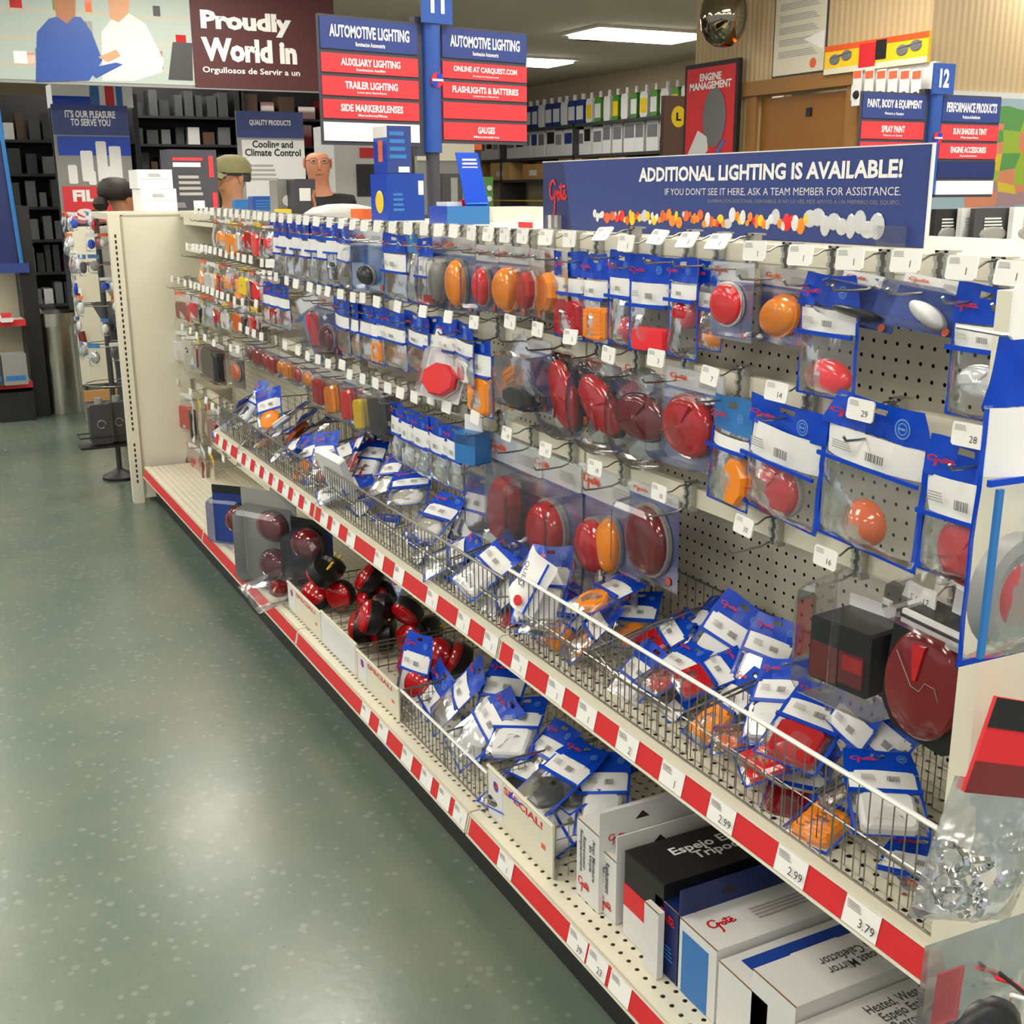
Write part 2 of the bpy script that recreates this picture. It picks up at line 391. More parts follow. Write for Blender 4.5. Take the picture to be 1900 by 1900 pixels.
# end panels
def end_panel(Y, x0, name):
    p = MB().box(x0+.052, XP+.09, Y, Y+.025, .02, TOP).build(name, 'cream', g)
    po = MB().bbox(x0, x0+.05, Y-.012, Y+.03, 0, TOP, .004).build('post', 'cream', p)
    MB().box(x0+.056, x0+.064, Y-.003, Y, .04, TOP-.01).box(x0+.056, XP+.08, Y-.003, Y, TOP-.014, TOP-.008).build('fold_line', 'cream_dark', p)
    s = MB()
    for k in range(46):
        if k not in (8, 9): s.box(x0+.021, x0+.029, Y-.0128, Y-.0118, .1+k*.0254, .115+k*.0254)
    s.build('slot_row', 'cavity', po)
end_panel(YF, .868, 'far_end_panel')
pn = MB().box(.915, 1.035, SEC[0]-.03, SEC[0]-.005, .0, TOP-.004).build('near_end_panel', 'cream', g)
MB().box(1.035, 1.06, SEC[0]-.036, SEC[0]-.004, 0, TOP-.004).build('panel_fold', 'cream', pn)
q = MB().box(1.06, 1.1, SEC[0]-.045, SEC[0]-.02, 0, TOP-.02).build('upright', 'cream', g)
s = MB()
for k in range(40): s.box(1.069, 1.079, SEC[0]-.0462, SEC[0]-.045, .1+k*.0254, .117+k*.0254)
s.build('slot_row', 'cavity', q)
MB().box(1.1, 1.9, SEC[0]-.02, SEC[0]-.005, .0, TOP-.02).build('end_back_panel', 'cream', g)
MB().lathe([(.006, 0), (.006, .002), (.0, .003)], 10, mtx=Matrix.Translation((.987, SEC[0]-.0305, .78-.07))).build('rivet_hole', 'cream_dark', pn)

# ---------------------------------------------------------------- shelves with their price channels
def shelf(i, kind):
    y0, y1 = SEC[i]+.003, SEC[i+1]-.003
    if kind == 'deck': xf, z, lab = XD, ZD, 'base shelf'
    else: xf, z, lab = XM, ZM, 'middle shelf'
    names = ['nearest the open end panel', 'between two bin sections', 'holding wire bins', 'next to the slotted far panel']
    t = thing('metal_shelf', f'cream metal {lab} with red price strip, {["beside mirror boxes and near end panel", "under the aisle sign", "middle of the run of bins", "next to the far end panel"][i]}', 'shelf', (0, 0, z))
    MB().box(xf+.02, XP-.003, y0, y1, -.022, -.014).build('shelf_plate', 'cream_dark', t)  # darker cream paints shade into the holes of the perforated top
    b = MB(); b.add([(xf+.02, y1, 0), (xf+.02, y0, 0), (XP-.004, y0, 0), (XP-.004, y1, 0)], [(0, 1, 2, 3)]); b.build('perforated_top', 'perfshelf', t)
    # channel: leans back a little, cream lips above and below, red insert
    def sl(zz): return xf - zz*.18
    ch = MB(); ch.add([(sl(0)-.001, y0, .004), (sl(0)-.001, y1, .004), (xf+.02, y1, .004), (xf+.02, y0, .004),
                       (xf-.012, y0, -.046), (xf-.012, y1, -.046), (xf+.02, y1, -.046), (xf+.02, y0, -.046)],
                      [(0, 1, 2, 3), (4, 7, 6, 5), (0, 4, 5, 1), (1, 5, 6, 2), (2, 6, 7, 3), (3, 7, 4, 0)])
    c = ch.build('price_channel', 'cream', t)
    def face(name, mat, ya, yb, dz0, dz1, off, par):
        def X(zz): return xf - .001 - (zz-.004)/(-.05)*.011 - off
        return MB().add([(X(dz0), yb, dz0), (X(dz0), ya, dz0), (X(dz1), ya, dz1), (X(dz1), yb, dz1)], [(0, 1, 2, 3)]).build(name, mat, par)
    face('red_insert', 'redstrip', y0+.006, y1-.006, -.041, -.001, .0012, c)
    for za in (.0005, -.0425): face('lip', 'cream', y0, y1, za-.002, za+.0025, .004, c)
    xs = DECK_L if kind == 'deck' else MID_L
    for (lx, ly, pr) in xs:
        yy = onX(lx, ly, xf).y
        if y0+.03 < yy < y1-.02:
            wd_ = .031
            L = face('price_label', 'tag', yy-wd_, yy+wd_, -.0405, -.0015, .0022, c)
            obj('small_print', cached('lines', 'small_print', 'ink_soft', _lines), L, (xf-.0085, yy+.013, -.012), (0, 0, -PI/2), (.026, 1, .012))
            if pr: obj('price', text_mesh(pr, 'ink'), L, (xf-.0135, yy-.014, -.026), (-.22, 0, -PI/2), (.012*text_mesh(pr, 'ink')['asp'], 1, .012))
    return t
MID_L = [(414,821,''),(429,831,''),(449,843,''),(465,857,''),(482,871,''),(499,884,''),(516,897,''),(535,911,''),(554,926,''),(575,942,''),
         (607,964,''),(628,978,''),(657,1001,''),(709,1037,''),(746,1066,''),(808,1112,'1'),(866,1156,'1'),(917,1194,'1'),(971,1234,'1'),
         (1038,1280,'1'),(1096,1324,'1'),(1172,1370,'2'),(1255,1439,'1'),(1347,1510,'2.99'),(1476,1612,'2.99'),(1607,1705,'3.79')]
DECK_L = [(684,1316,''),(716,1346,''),(761,1392,''),(797,1432,''),(830,1466,''),(860,1508,'1'),(945,1600,'1'),(1079,1747,'39'),(1116,1787,'23'),(1158,1837,'')]
for i in range(4):
    shelf(i, 'deck')
    if i < 3: shelf(i, 'mid')
# a short rail of the far bay's deck keeps its own brackets
br = MB()
for i in range(0, 4):
    for y in (SEC[i]+.012, SEC[i+1]-.012):
        if i < 3: br.prism([(XM+.05, ZM-.02), (XP-.01, ZM-.02), (XP-.01, ZM-.12), (XP-.1, ZM-.06)], y-.0015, y+.0015)
br.build('shelf_bracket', 'cream', g)

# ---------------------------------------------------------------- hang rails and hooks
ROW1 = [(508,403),(523,404),(539,405),(555,407),(569,408),(588,410),(612,412),(634,414),(655,416),(677,418),(701,419),(729,421),(758,423),
        (788,424),(815,426),(843,428),(876,432),(907,434),(938,436),(971,437),(1014,440),(1058,443),(1120,433),(1163,450),(1222,439),(1277,444),
        (1334,447),(1402,464),(1487,472),(1579,479),(1683,482),(1787,495),(1880,505)]
ROW2 = [(490,508),(502,510),(513,513),(533,520),(550,526),(576,532),(593,537),(609,540),(633,545),(656,551),(674,552),(700,559),(739,568),(786,577),(833,587),
        (881,597),(948,596),(999,610),(1060,624),(1131,657),(1219,663),(1319,696),(1443,725),(1599,759),(1799,806)]
ROW3 = [(447,606),(460,613),(472,618),(486,624),(530,640),(554,650),(572,660),(591,666),(610,674),(636,676),(650,694),(674,702),(698,710),(721,719),(744,728),(770,736),
        (801,738),(830,754),(883,774),(942,804),(1014,833),(1106,867),(1225,913),(1382,974),(1534,1033),(1713,1108)]
FA = [(364,390),(374,391),(383,391),(394,392),(407,393),(419,394),(429,395),(440,396),(452,397),(461,398),(473,399),(483,400),(495,401)]
FB = [(348,457),(359,458),(366,459),(375,460),(383,461),(391,463),(400,465),(410,468),(421,471),(432,473),(443,476),(454,479),(466,481),(487,487),(498,488),(506,488)]
FC = [(320,517),(332,520),(344,525),(355,528),(362,530),(370,532),(378,535),(386,538),(395,541),(404,545),(413,548),(424,552),(436,557),(451,560),(476,563)]
FD = [(293,584),(306,590),(320,598),(339,606),(354,613),(366,622),(381,626),(398,636),(429,645),(442,648)]
FE = [(303,692),(330,708),(354,726),(383,742),(395,753),(407,759)]
FFR = [(285,765),(310,780),(335,795),(360,815),(390,835),(415,850)]
def mean(a): return sum(a)/len(a)
RAILZ = {}
for nm, row in (('A', FA), ('B', FB), ('C', FC), ('D', FD), ('E', FE), ('F', FFR)):
    RAILZ[nm] = mean([onX(x, y, XT).z for x, y in row])
def rail(y0, y1, z, nm='hang_rail'):
    r = MB().box(XR-.008, XR+.008, y0, y1, z-.034, z).build(nm, 'cream', g)
    for y in (y0+.006, y1-.006): MB().box(XR+.008, XP, y-.005, y+.005, z-.034, z-.004).build('rail_arm', 'cream', r)
for i in range(3):
    for z in (TOP-.02, 1.151, .936): rail(SEC[i]+.004, SEC[i+1]-.004, z)
for k in 'ABCDEF': rail(SEC[3]+.004, SEC[4]-.004, RAILZ[k] if k != 'A' else TOP-.02)

def _clip(b):
    for s_ in (-1, 1):
        b.box(-.012, .004, s_*.0075-.003, s_*.0075+.003, -.046, .006)
        for k in range(3): b.box(-.0145, -.012, s_*.0075-.003, s_*.0075+.003, -.040+k*.016, -.033+k*.016)
    b.box(-.012, .012, -.011, .011, .003, .006)
def _arm(b): b.tube([(-.01, .006, .001), (-.025, .006, .0), (-.045, .0, -.006), (-.073, .0, -.007)], .0016, 5)
def _low(b): b.tube([(-.008, .008, -.040), (-.03, .008, -.047), (-.07, .004, -.047), (-.094, 0, -.045), (-.099, 0, -.038)], .002, 6)
def _plate(b): b.bbox(-.024, .024, -.0012, .0012, -.0145, .0145, .003)
def bay(y, row): return '' if 'far' in row else ' under the lighting banner' if y < 2 else ' below the aisle sign' if y < 3.2 else ' before the small packs' if y < 4.41 else ''
PR = ['1', '1', '1', '2', '1', '2', '3', '1', '4']
def hook(x, y, row, price=None, scale=1., big=False, tilt=0):
    p = onX(x, y, XT)
    t = thing('peg_hook', f'wire hook with white price tag on the {row}'+bay(p.y, row), 'hook', (XR-.008, p.y, p.z+.004), group=f'price-tagged hooks on the {row}'+bay(p.y, row))
    obj('clip', cached('clip', 'clip', 'galv', _clip), t, (.0, 0, 0))
    obj('upper_wire', cached('arm', 'upper_wire', 'steel', _arm, True), t)
    obj('lower_wire', cached('low', 'lower_wire', 'steel', _low, True), t)
    pl = obj('price_tag', cached('plate', 'price_tag', 'tag', _plate), t, (-.072, 0, -.005), (-.12+tilt+rnd.uniform(-.06, .06), rnd.uniform(-.05, .05), -PI/2+rnd.uniform(-.06, .06)))
    if price is not None:
        letters(pl, price, 'ink', .009, -.004, None, .0085, y=-.0016, name='price')
        smallprint(pl, 'ink_soft', -.011, .008, .018, .007, y=-.0016)
    return t
for k, (x, y) in enumerate(ROW1): hook(x, y, 'top rail', '1' if x > 860 else None, tilt=(-.5 if 1110 < x < 1140 or 1210 < x < 1340 else 0))
for k, (x, y) in enumerate(ROW2): hook(x, y, 'second rail', {1319: '7', 1443: '14', 1599: '29', 1799: '28'}.get(x, '3' if x > 860 else None))
for k, (x, y) in enumerate(ROW3): hook(x, y, 'third rail', {1225: '10', 1382: '10', 1534: '16', 1713: '17', 1014: '17', 1106: '18', 942: '18'}.get(x))
for nm, row in (('A', FA), ('B', FB), ('C', FC), ('D', FD), ('E', FE), ('F', FFR)):
    for x, y in row: hook(x, y, {'A': 'top', 'B': 'second', 'C': 'third', 'D': 'fourth', 'E': 'fifth', 'F': 'lowest'}[nm] + ' rail of the far bay')
# ================================================================== PACKAGED LAMPS ON THE HOOKS
def dome(r0=.5, k=1.):
    return [(r0*.98, 0), (r0, .25), (r0*.97, .45), (r0*.86, .68), (r0*.66, .85), (r0*.38, .96), (0, 1.)]
def rbox(b, bev=.12, ribs=0):
    x = .5; c = bev
    out = [(-x+c,-x),(x-c,-x),(x,-x+c),(x,x-c),(x-c,x),(-x+c,x),(-x,x-c),(-x,-x+c)]
    inn = [(p[0]*.86, p[1]*.9) for p in out]
    n = 8
    vs = [(p[0], 0, p[1]) for p in out] + [(p[0], -.7, p[1]) for p in out] + [(p[0], -1, p[1]) for p in inn]
    fs = [tuple(range(n-1, -1, -1)), tuple(range(2*n, 3*n))]
    for r_ in (0, 1): fs += [(r_*n+i, r_*n+(i+1) % n, (r_+1)*n+(i+1) % n, (r_+1)*n+i) for i in range(n)]
    b.add(vs, fs)
    for k in range(ribs):
        z = -.38+k*.76/max(1, ribs-1); b.box(-.42, .42, -1.06, -.98, z-.03, z+.03)
def facet(b):
    b.lathe([(.5, 0), (.5, .4), (.44, .62), (.3, .72), (.12, .78), (0, .95)], 22)
    for a in (.5, 2.6, 4.4):
        M_ = Matrix.Rotation(a, 4, 'Y'); b.box(-.008, .008, -.84, -.7, .05, .44, M_)
LSH = {'oval': (lambda b: b.lathe(dome(), 22), True), 'round': (facet, True), 'rect': (lambda b: rbox(b, .1, 0), False),
       'ribbed': (lambda b: rbox(b, .12, 7), False), 'capsule': (lambda b: rbox(b, .3, 0), False), 'tear': (lambda b: b.lathe([(.5,0),(.5,.2),(.42,.5),(.27,.8),(.1,.97),(0,1)], 18), True)}
def _wirebits(b):
    r = random.Random(9)
    for k in range(4):
        p = []; x, z = r.uniform(-.3, .3), .45
        for j in range(7): p.append((x, -.5+r.uniform(-.3, .3), z)); x += r.uniform(-.22, .22); x = max(-.42, min(.42, x)); z -= .15
        b.tube(p, .035, 5)
    b.box(-.2, .2, -.8, -.2, -.5, -.3)
LSH['wire'] = (_wirebits, True)
LSH['bulb'] = (lambda b: (b.lathe([(.0, -.5), (.3, -.48), (.32, -.1), (.2, 0), (.42, .15), (.5, .3), (.42, .44), (.2, .5), (0, .5)], 14, axis='z', mtx=Matrix.Translation((0, -.5, 0)))), True)
WORD = dict(oval='oval lamp lens', round='round lamp', rect='rectangular lens', ribbed='ribbed lens', capsule='long marker lamp', tear='domed lamp', wire='wiring pigtail', bulb='small bulb')
BASEW = {'oval': 1, 'round': 1, 'tear': 1, 'capsule': 1}
def lens(parent, kind, col, x, z, w, h, d, y=0., base=None, name='lens', rz=0.):
    fn, sm = LSH[kind]
    o = obj(name, cached(('lens', kind), name, LENS[col], fn, sm), parent, (x, y, z), (0, rz, 0), (w, d, h))
    if base and kind in BASEW:
        obj('lens_base', cached(('lbase', kind == 'capsule'), 'lens_base', LENS[base],
            (lambda b: b.lathe([(.54, -.02), (.54, .22), (.5, .24)], 22)) if kind != 'capsule' else (lambda b: b.bbox(-.54, .54, -.2, .02, -.53, .53, .32))), o)
    return o

def wave(u, v, seed, amp):
    return amp*(noise.noise((u*2.3+seed*7.1, v*2.7, seed)) + .45*noise.noise((u*6+seed, v*5.5, seed*3.3)))
def _pouch(seed, front):
    def fn(b):
        def q(u, v):
            bulge = math.sin(PI*u)**.6 * min(1, v*1.7) * (1 if v < .9 else (1-v)/.1)
            y = (-.5*bulge if front else .4*bulge) + wave(u, v, seed+(0 if front else 5), .22)*(.2+.8*math.sin(PI*u))*min(1, v*4)
            return ((u-.5), y, -v)
        b.grid(q, 9, 12)
    return fn
def _header(seed):
    def fn(b):
        def q(u, v):
            y = -.10 + wave(u, v*.3, seed, .30)*(.3+.7*v) - .12*math.sin(PI*u)*v
            return ((u-.5)*(1-.10*(1-v)*(seed % 3)), y, -v + .05*math.sin(u*5+seed)*(1-v))
        b.grid(q, 10, 6, skip=lambda i, j: j == 1 and i in (4, 5))
    return fn
def _label(seed):
    def fn(b):
        def q(u, v): return ((u-.5), -.03 + wave(u, .25+v*.2, seed, .16)*.7 - .42*math.sin(PI*u)**.6*(.6+.3*v), -v)
        b.grid(q, 8, 3)
    return fn
def _border(b, seed=1):
    for s_ in (-1, 1):
        def q(u, v, s_=s_): return (s_*(.5-.055*u), wave(.5+s_*.5, v, seed, .1)-.03, -v)
        b.grid(q, 1, 10)
    b.add([(-.5, -.04, -.985), (.5, -.04, -.985), (.5, -.04, -1.01), (-.5, -.04, -1.01)], [(0, 1, 2, 3)])
NB = [0]
def bag_parts(t, w, h, d, hdr, lab, content, col, cs, cp, base=None, marks=True, hmat='blue', cz=.8, lmat='label_w', border=True, barc=True):
    NB[0] += 1; sd = NB[0] % 5
    hp = h*(hdr or 0)*.96
    obj('pouch', cached(('pouch', sd, 1), 'pouch', 'film', _pouch(sd, True), True), t, (0, 0, -hp), None, (w, d, h-hp))
    if hdr:
        hd = obj('header', cached(('hdr', sd), 'header', hmat, _header(sd), True), t, (0, 0, 0), None, (w*1.01, d, h*hdr))
        if marks:
            logo(t, 'logo_red', -w*.22, -h*hdr*.56, w*.36, h*hdr*.26, y=-d*.42-.001)
            obj('round_seal', cached('seal', 'round_seal', 'seal', _seal), t, (w*.3, -d*.42-.001, -h*hdr*.5), None, (w*.14, 1, w*.14))
    if lab:
        lb = obj('label', cached(('lab', sd), 'label', lmat, _label(sd), True), t, (0, -.001, -h*lab[0]), None, (w*.9, d*1.08, h*(lab[1]-lab[0])))
        if barc:
            hh = h*(lab[1]-lab[0])
            barcode(t, w*.12, -h*lab[0]-hh*.58, w*.17, hh*.27, y=-d*.62-.0015)
            smallprint(t, 'ink_soft', -w*.2, -h*lab[0]-hh*.5, w*.2, hh*.28, y=-d*.6-.0015)
        if border: obj('blue_line', cached('bline', 'blue_line', 'blue', lambda b: b.box(-.5, .5, -.004, 0, -.006, .006)), t, (0, -d*.36, -h*lab[1]-.003), None, (w*.98, 1, .5))
    if border: obj('blue_border', cached('border', 'blue_border', 'blue', _border), t, (0, 0, -h*(hdr or 0)), None, (w*1.01, d, h*(1-(hdr or 0))))
    if content:
        lens(t, content, col, cp[0]*w, -cp[1]*h, cs[0]*w, cs[1]*h, d*cz, y=d*.35, base=base, name='lamp')
def _seal(b):
    N = 16
    for r0, r1 in ((.42, .5), (.25, .31)):
        for k in range(N):
            a0, a1 = 2*PI*k/N, 2*PI*(k+1)/N
            b.poly([(r0*math.cos(a0), 0, r0*math.sin(a0)), (r1*math.cos(a0), 0, r1*math.sin(a0)), (r1*math.cos(a1), 0, r1*math.sin(a1)), (r0*math.cos(a1), 0, r0*math.sin(a1))])
    b.box(-.2, .2, -.001, 0, -.05, .05)

def where(p):
    y, z = p.y, p.z
    r = 'top rail' if z > 1.22 else 'second rail' if z > .98 else 'third rail'
    if y < 2.0: s = 'under the lighting banner'
    elif y < 3.2: s = 'below the aisle sign'
    elif y < 4.41: s = 'before the small-pack hooks'
    else: s = 'next to the far panel'
    return r, s
def pxx(P):
    v = P-CAM; return 950+FPX*v.dot(RT)/v.dot(_F)
def dims(x0, x1, y0, y1, X, yaw=0.):
    """centre, width and height of an upright thing of these pixel extents standing in the plane X and turned by yaw"""
    xc, yc = (x0+x1)/2, (y0+y1)/2
    top, bot, c = onX(xc, y0, X), onX(xc, y1, X), onX(xc, yc, X)
    u = Vector((math.sin(yaw), -math.cos(yaw), 0))*.02
    w = (x1-x0)*.04/max(1e-6, pxx(c+u)-pxx(c-u))
    return Vector((X, c.y, top.z)), w, top.z-bot.z
def bag(x0, x1, y0, y1, content='oval', col='red', X=1.15, hdr=.28, lab=(.28, .5), cs=(.7, .3), cp=(0, .78), yaw=0., roll=0., pitch=0., d=None, base=None, row=None, barc=True, lmat='label_w', hmat='blue', label=None, marks=True, border=True):
    p, w, h = dims(x0, x1, y0, y1, X, yaw)
    r, s = where(p)
    t = thing('lamp_bag', label or f'blue-topped bag with {CNAME[col]} {WORD[content]} on {row or r} {s}', 'bag', p, (pitch, roll, -PI/2+yaw))
    bag_parts(t, w, h, d or min(.028, w*.35), hdr, lab, content, col, cs, cp, base, barc=barc, lmat=lmat, hmat=hmat, marks=marks, border=border)
    return t
def _dome_box(b):
    x, k = .5, .43
    o = [(-x,-x),(x,-x),(x,x),(-x,x)]
    c = .08
    def ring(s_): return [(-s_+c,-s_),(s_-c,-s_),(s_,-s_+c),(s_,s_-c),(s_-c,s_),(-s_+c,s_),(-s_,s_-c),(-s_,-s_+c)]
    A, B_, D_ = ring(.5), ring(.47), ring(.41)
    n = 8
    vs = [(p[0], 0, p[1]) for p in A] + [(p[0], -.85, p[1]) for p in B_] + [(p[0], -1, p[1]) for p in D_]
    fs = [tuple(range(2*n, 3*n))]
    for r_ in (0, 1): fs += [(r_*n+i, r_*n+(i+1) % n, (r_+1)*n+(i+1) % n, (r_+1)*n+i) for i in range(n)]
    b.add(vs, fs)
def blister(x0, x1, y0, y1, content='oval', col='red', X=1.15, hdr=.24, d=.035, yaw=0., roll=0., pitch=0., cs=(.6, .75), cp=(0, .0), card='navy_card', base='grey', rz=0., dm='box', shell='clear', row=None, label=None, cdep=.7, marks=True):
    p, w, h = dims(x0, x1, y0, y1, X, yaw)
    r, s = where(p); p.x += d*(.4 if dm == 'box' else .9)
    t = thing('lamp_blister', label or f'blister pack with {CNAME[col]} {WORD[content]} on {row or r} {s}', 'package', p, (pitch, roll, -PI/2+yaw))
    H = h*hdr; hb = h-H
    obj('header_card', cached('hcard', 'header_card', 'offwhite', lambda b: b.bbox(-.5, .5, -.0012, .0012, -1, 0, .04)), t, None, None, (w*.96, 1, H))
    obj('back_card', cached('bcard', 'back_card', card, lambda b: b.box(-.5, .5, -.001, .001, -1, 0)), t, (0, 0, -H), None, (w, 1, hb))
    obj('shell_flange', cached('flange', 'shell_flange', 'flange_film', lambda b: b.add([(-.53, 0, .02), (.53, 0, .02), (.53, 0, -1.03), (-.53, 0, -1.03)], [(0, 1, 2, 3)])), t, (0, -.0022, 0), None, (w, 1, h))
    if dm == 'box': obj('shell', cached(('dome', shell), 'shell', shell, _dome_box), t, (0, -.003, -H-hb*.5), None, (w*.94, d, hb*.94))
    else: obj('shell', cached(('sdome', shell), 'shell', shell, lambda b: b.lathe([(.5, 0), (.5, .55), (.46, .8), (.36, .93), (.18, .99), (0, 1)], 24), True), t, (0, -.003, -H-hb*.52), None, (w*.98, d, w*1.0))
    lens(t, content, col, cp[0]*w, -H-hb*(.5+cp[1]), cs[0]*w, cs[1]*hb, d*cdep, y=-.004, base=base, name='lamp', rz=rz)
    if marks:
        logo(t, 'logo_or', -w*.25, -H*.5, w*.3, H*.5, y=-.0035)
        smallprint(t, 'ink_soft', w*.25, -H*.55, w*.3, H*.4, y=-.0035)
        obj('round_mark', cached('omark', 'round_mark', 'logo_or', lambda b: b.lathe([(.5, 0), (.5, .001), (0, .001)], 12)), t, (w*.36, -.0035, -h*.93), None, (w*.1, 1, w*.1))
    return t

# ---- top rail, first bay
bag(1764,1885,528,780,'round','clear',cs=(.74,.24),cp=(0,.72),lab=(.30,.46),base='chrome',hdr=.29)
blister(1652,1785,518,622,'oval','white',d=.05,cs=(.5,.42),cp=(.1,.12),yaw=.15,roll=.1,pitch=-.35,card='navy_card',rz=.4,row='top rail')
blister(1540,1662,512,612,'oval','black',d=.05,cs=(.7,.25),cp=(.0,.2),yaw=.15,roll=.1,pitch=-.3,X=1.16,base=None)
bag(1484,1592,508,738,'oval','brt',lab=(.28,.46),cs=(.78,.30),cp=(-.02,.84),hdr=.26)
blister(1396,1490,500,640,'oval','amber',cs=(.62,.70),rz=-.25,yaw=-.2,base='amber',d=.04)
blister(1308,1385,488,628,'oval','brt',cs=(.7,.74),base='white',d=.03,cp=(-.02,-.1))
bag(1296,1342,482,650,'tear','amber',X=1.165,lab=(.36,.52),cs=(.8,.26),cp=(0,.86))
bag(1241,1296,478,665,'oval','red',lab=(.26,.40),cs=(.72,.30),cp=(-.02,.56),hdr=.24)
bag(1168,1245,474,652,'rect','brt',lab=(.28,.5),cs=(.85,.25),cp=(.05,.87),yaw=.25)
bag(1131,1180,466,640,'tear','red',lab=(.28,.46),cs=(.8,.30),cp=(.1,.84))
bag(1083,1131,470,636,'ribbed','amber',lab=(.3,.48),cs=(.8,.38),cp=(.05,.78))
bag(1030,1086,466,628,'ribbed','red',lab=(.3,.46),cs=(.8,.42),cp=(0,.76))
blister(992,1040,462,592,'capsule','amber',cs=(.62,.72),base='white',yaw=-.25,rz=-.15,card='cream_dark')
blister(958,998,462,586,'capsule','red',cs=(.55,.7),base='white',yaw=-.25,rz=-.15,card='cream_dark')
blister(900,968,458,584,'oval','amber',cs=(.55,.85),rz=-.2,base='amber',d=.05)
blister(870,912,456,578,'oval','brt',cs=(.5,.75),rz=-.1,d=.045)
blister(842,876,450,574,'oval','dred',cs=(.5,.75),X=1.17,d=.03)
blister(806,868,440,576,'oval','amber',cs=(.45,.85),rz=-.1,d=.05,card='blue_lt',cp=(.1,0))
blister(790,828,440,570,'oval','grey',cs=(.5,.8),d=.05,card='blue_lt')
bag(776,806,442,566,'rect','red',cs=(.8,.16),cp=(.1,.9),lab=(.28,.55))
bag(755,778,432,560,'wire','black',cs=(.6,.4),cp=(0,.65),lab=None,hmat='blue_lt')
bag(712,757,434,556,'bulb','black',cs=(.3,.12),cp=(0,.82),lab=(.3,.55))
blister(642,705,428,540,'oval','black',cs=(.4,.4),cp=(0,.15),d=.05,card='blue_lt',rz=.5,yaw=.3)
# ---- top rail, bays two and three: blue-topped bags side by side
for i, (a, b_) in enumerate([(628,650),(608,630),(590,610),(574,592),(560,576),(546,562),(533,548),(520,535),(506,522)]):
    bag(a-2,b_+2,418-i*1.2,532-i*2.2,['wire','bulb','wire','rect'][i%4],['white','black','white','grey'][i%4],lab=(.3,.55) if i%2==0 else (.26,.44),cs=(.6,.3),cp=(0,.75),yaw=rnd.uniform(-.2,.2),barc=False)
# ---- second rail, first bay
bag(1712,1862,818,1082,'round','red',cs=(.74,.5),cp=(.08,.78),base='chrome',lab=(.27,.53),hdr=.28,d=.035)
bag(1530,1722,742,1030,'tear','orange',cs=(.4,.32),cp=(-.08,.84),lab=(.22,.42),hdr=.22,roll=.06,d=.04)
bag(1393,1532,748,968,'round','red',cs=(.66,.48),cp=(-.15,.78),lab=(.22,.5),hdr=.24,roll=.08,d=.045,base='grey')
bag(1322,1398,735,940,'capsule','amber',cs=(.55,.42),cp=(.18,.76),lab=(.36,.46),hdr=.32,roll=.05,hmat='blue_lt',barc=False)
blister(1214,1322,690,868,'round','red',cs=(.78,.8),d=.05,base='dred',hdr=.2,cp=(.02,-.05))
blister(1112,1216,676,836,'round','dred',cs=(.9,.72),d=.05,dm='dome',base='black',hdr=.26)
blister(1040,1134,664,806,'round','red',cs=(.85,.8),d=.055,dm='dome',base='black',hdr=.26,rz=.5)
blister(980,1060,650,784,'round','red',cs=(.85,.8),d=.055,dm='dome',base='black',hdr=.26,rz=1.)
blister(935,1004,630,760,'capsule','black',cs=(.7,.35),cp=(0,.28),d=.06,card='navy_card',hdr=.16,base='grey',shell='smoke')
bag(905,976,640,772,'ribbed','amber',cs=(.36,.62),cp=(0,.62),hdr=0,lab=None,border=False,roll=-.45,label='amber ribbed marker lamp tilted in a clear bag beside three red domes')
bag(868,915,628,768,'rect','amber',cs=(.8,.5),cp=(0,.74),lab=(.2,.46),hdr=.2)
blister(800,874,618,745,'capsule','brt',cs=(.8,.6),cp=(0,.12),yaw=.5,pitch=-.3,roll=.12,base='white',card='offwhite',shell='clear',marks=False,label='bright red rectangular lamp swinging out in a clear pack, second rail')
for i, (a, b_, c, co) in enumerate([(846,880,'rect','white'),(820,850,'rect','clear'),(793,826,'rect','white'),(752,797,'bulb','red'),(708,756,'oval','amber'),(690,714,'rect','amber'),(664,696,'wire','red'),(645,668,'oval','amber'),(622,650,'wire','amber')]):
    bag(a,b_,598-i*5.4,712-i*7.4,c,co,cs=(.66,.36),cp=(0,.78),lab=(.3,.5),yaw=rnd.uniform(-.2,.2),barc=i<5)
blister(584,622,548,655,'oval','dred',cs=(.6,.6),cp=(0,.15),d=.04,shell='smoke')
blister(538,592,545,668,'capsule','brt',cs=(.34,.85),d=.05,roll=-.45,yaw=.4,base='white',card='blue_lt',marks=False,label='long bright red lamp in a tilted clear pack, second rail before the small packs')
for i, (a, b_) in enumerate([(518,540),(502,520),(486,504)]):
    bag(a,b_,530-i*4,610-i*5,['oval','rect','oval'][i],['red','red','amber'][i],cs=(.7,.35),cp=(0,.75),lab=(.3,.5),barc=False)
# ---- third rail
blister(1150,1240,908,1078,'oval','dred',cs=(.78,.86),d=.05,base='grey',hdr=.12,X=1.16)
tt = blister(1042,1152,880,1100,'oval','red',cs=(.5,.62),cp=(-.12,.02),d=.09,base='grey',hdr=.26,rz=-.15,cdep=.45,label='two-faced red and amber stud lamp in a clear clamshell on the third rail')
p_, w_, h_ = dims(1042,1152,880,1100,1.15)
lens(tt,'oval','amber',.12*w_,-.58*h_,.34*w_,.46*h_,.03,y=-.004,name='rear_lens',base='grey')
MB().tube([(.1*w_,-.03,-.78*h_),(.16*w_,-.035,-.97*h_)],.0045,8).tube([(.11*w_,-.031,-.83*h_),(.125*w_,-.033,-.88*h_)],.011,8).build('mounting_stud','chrome',tt,True)
blister(962,1054,852,1046,'oval','red',cs=(.62,.72),cp=(-.02,.08),d=.075,base='grey',hdr=.24,rz=-.22)
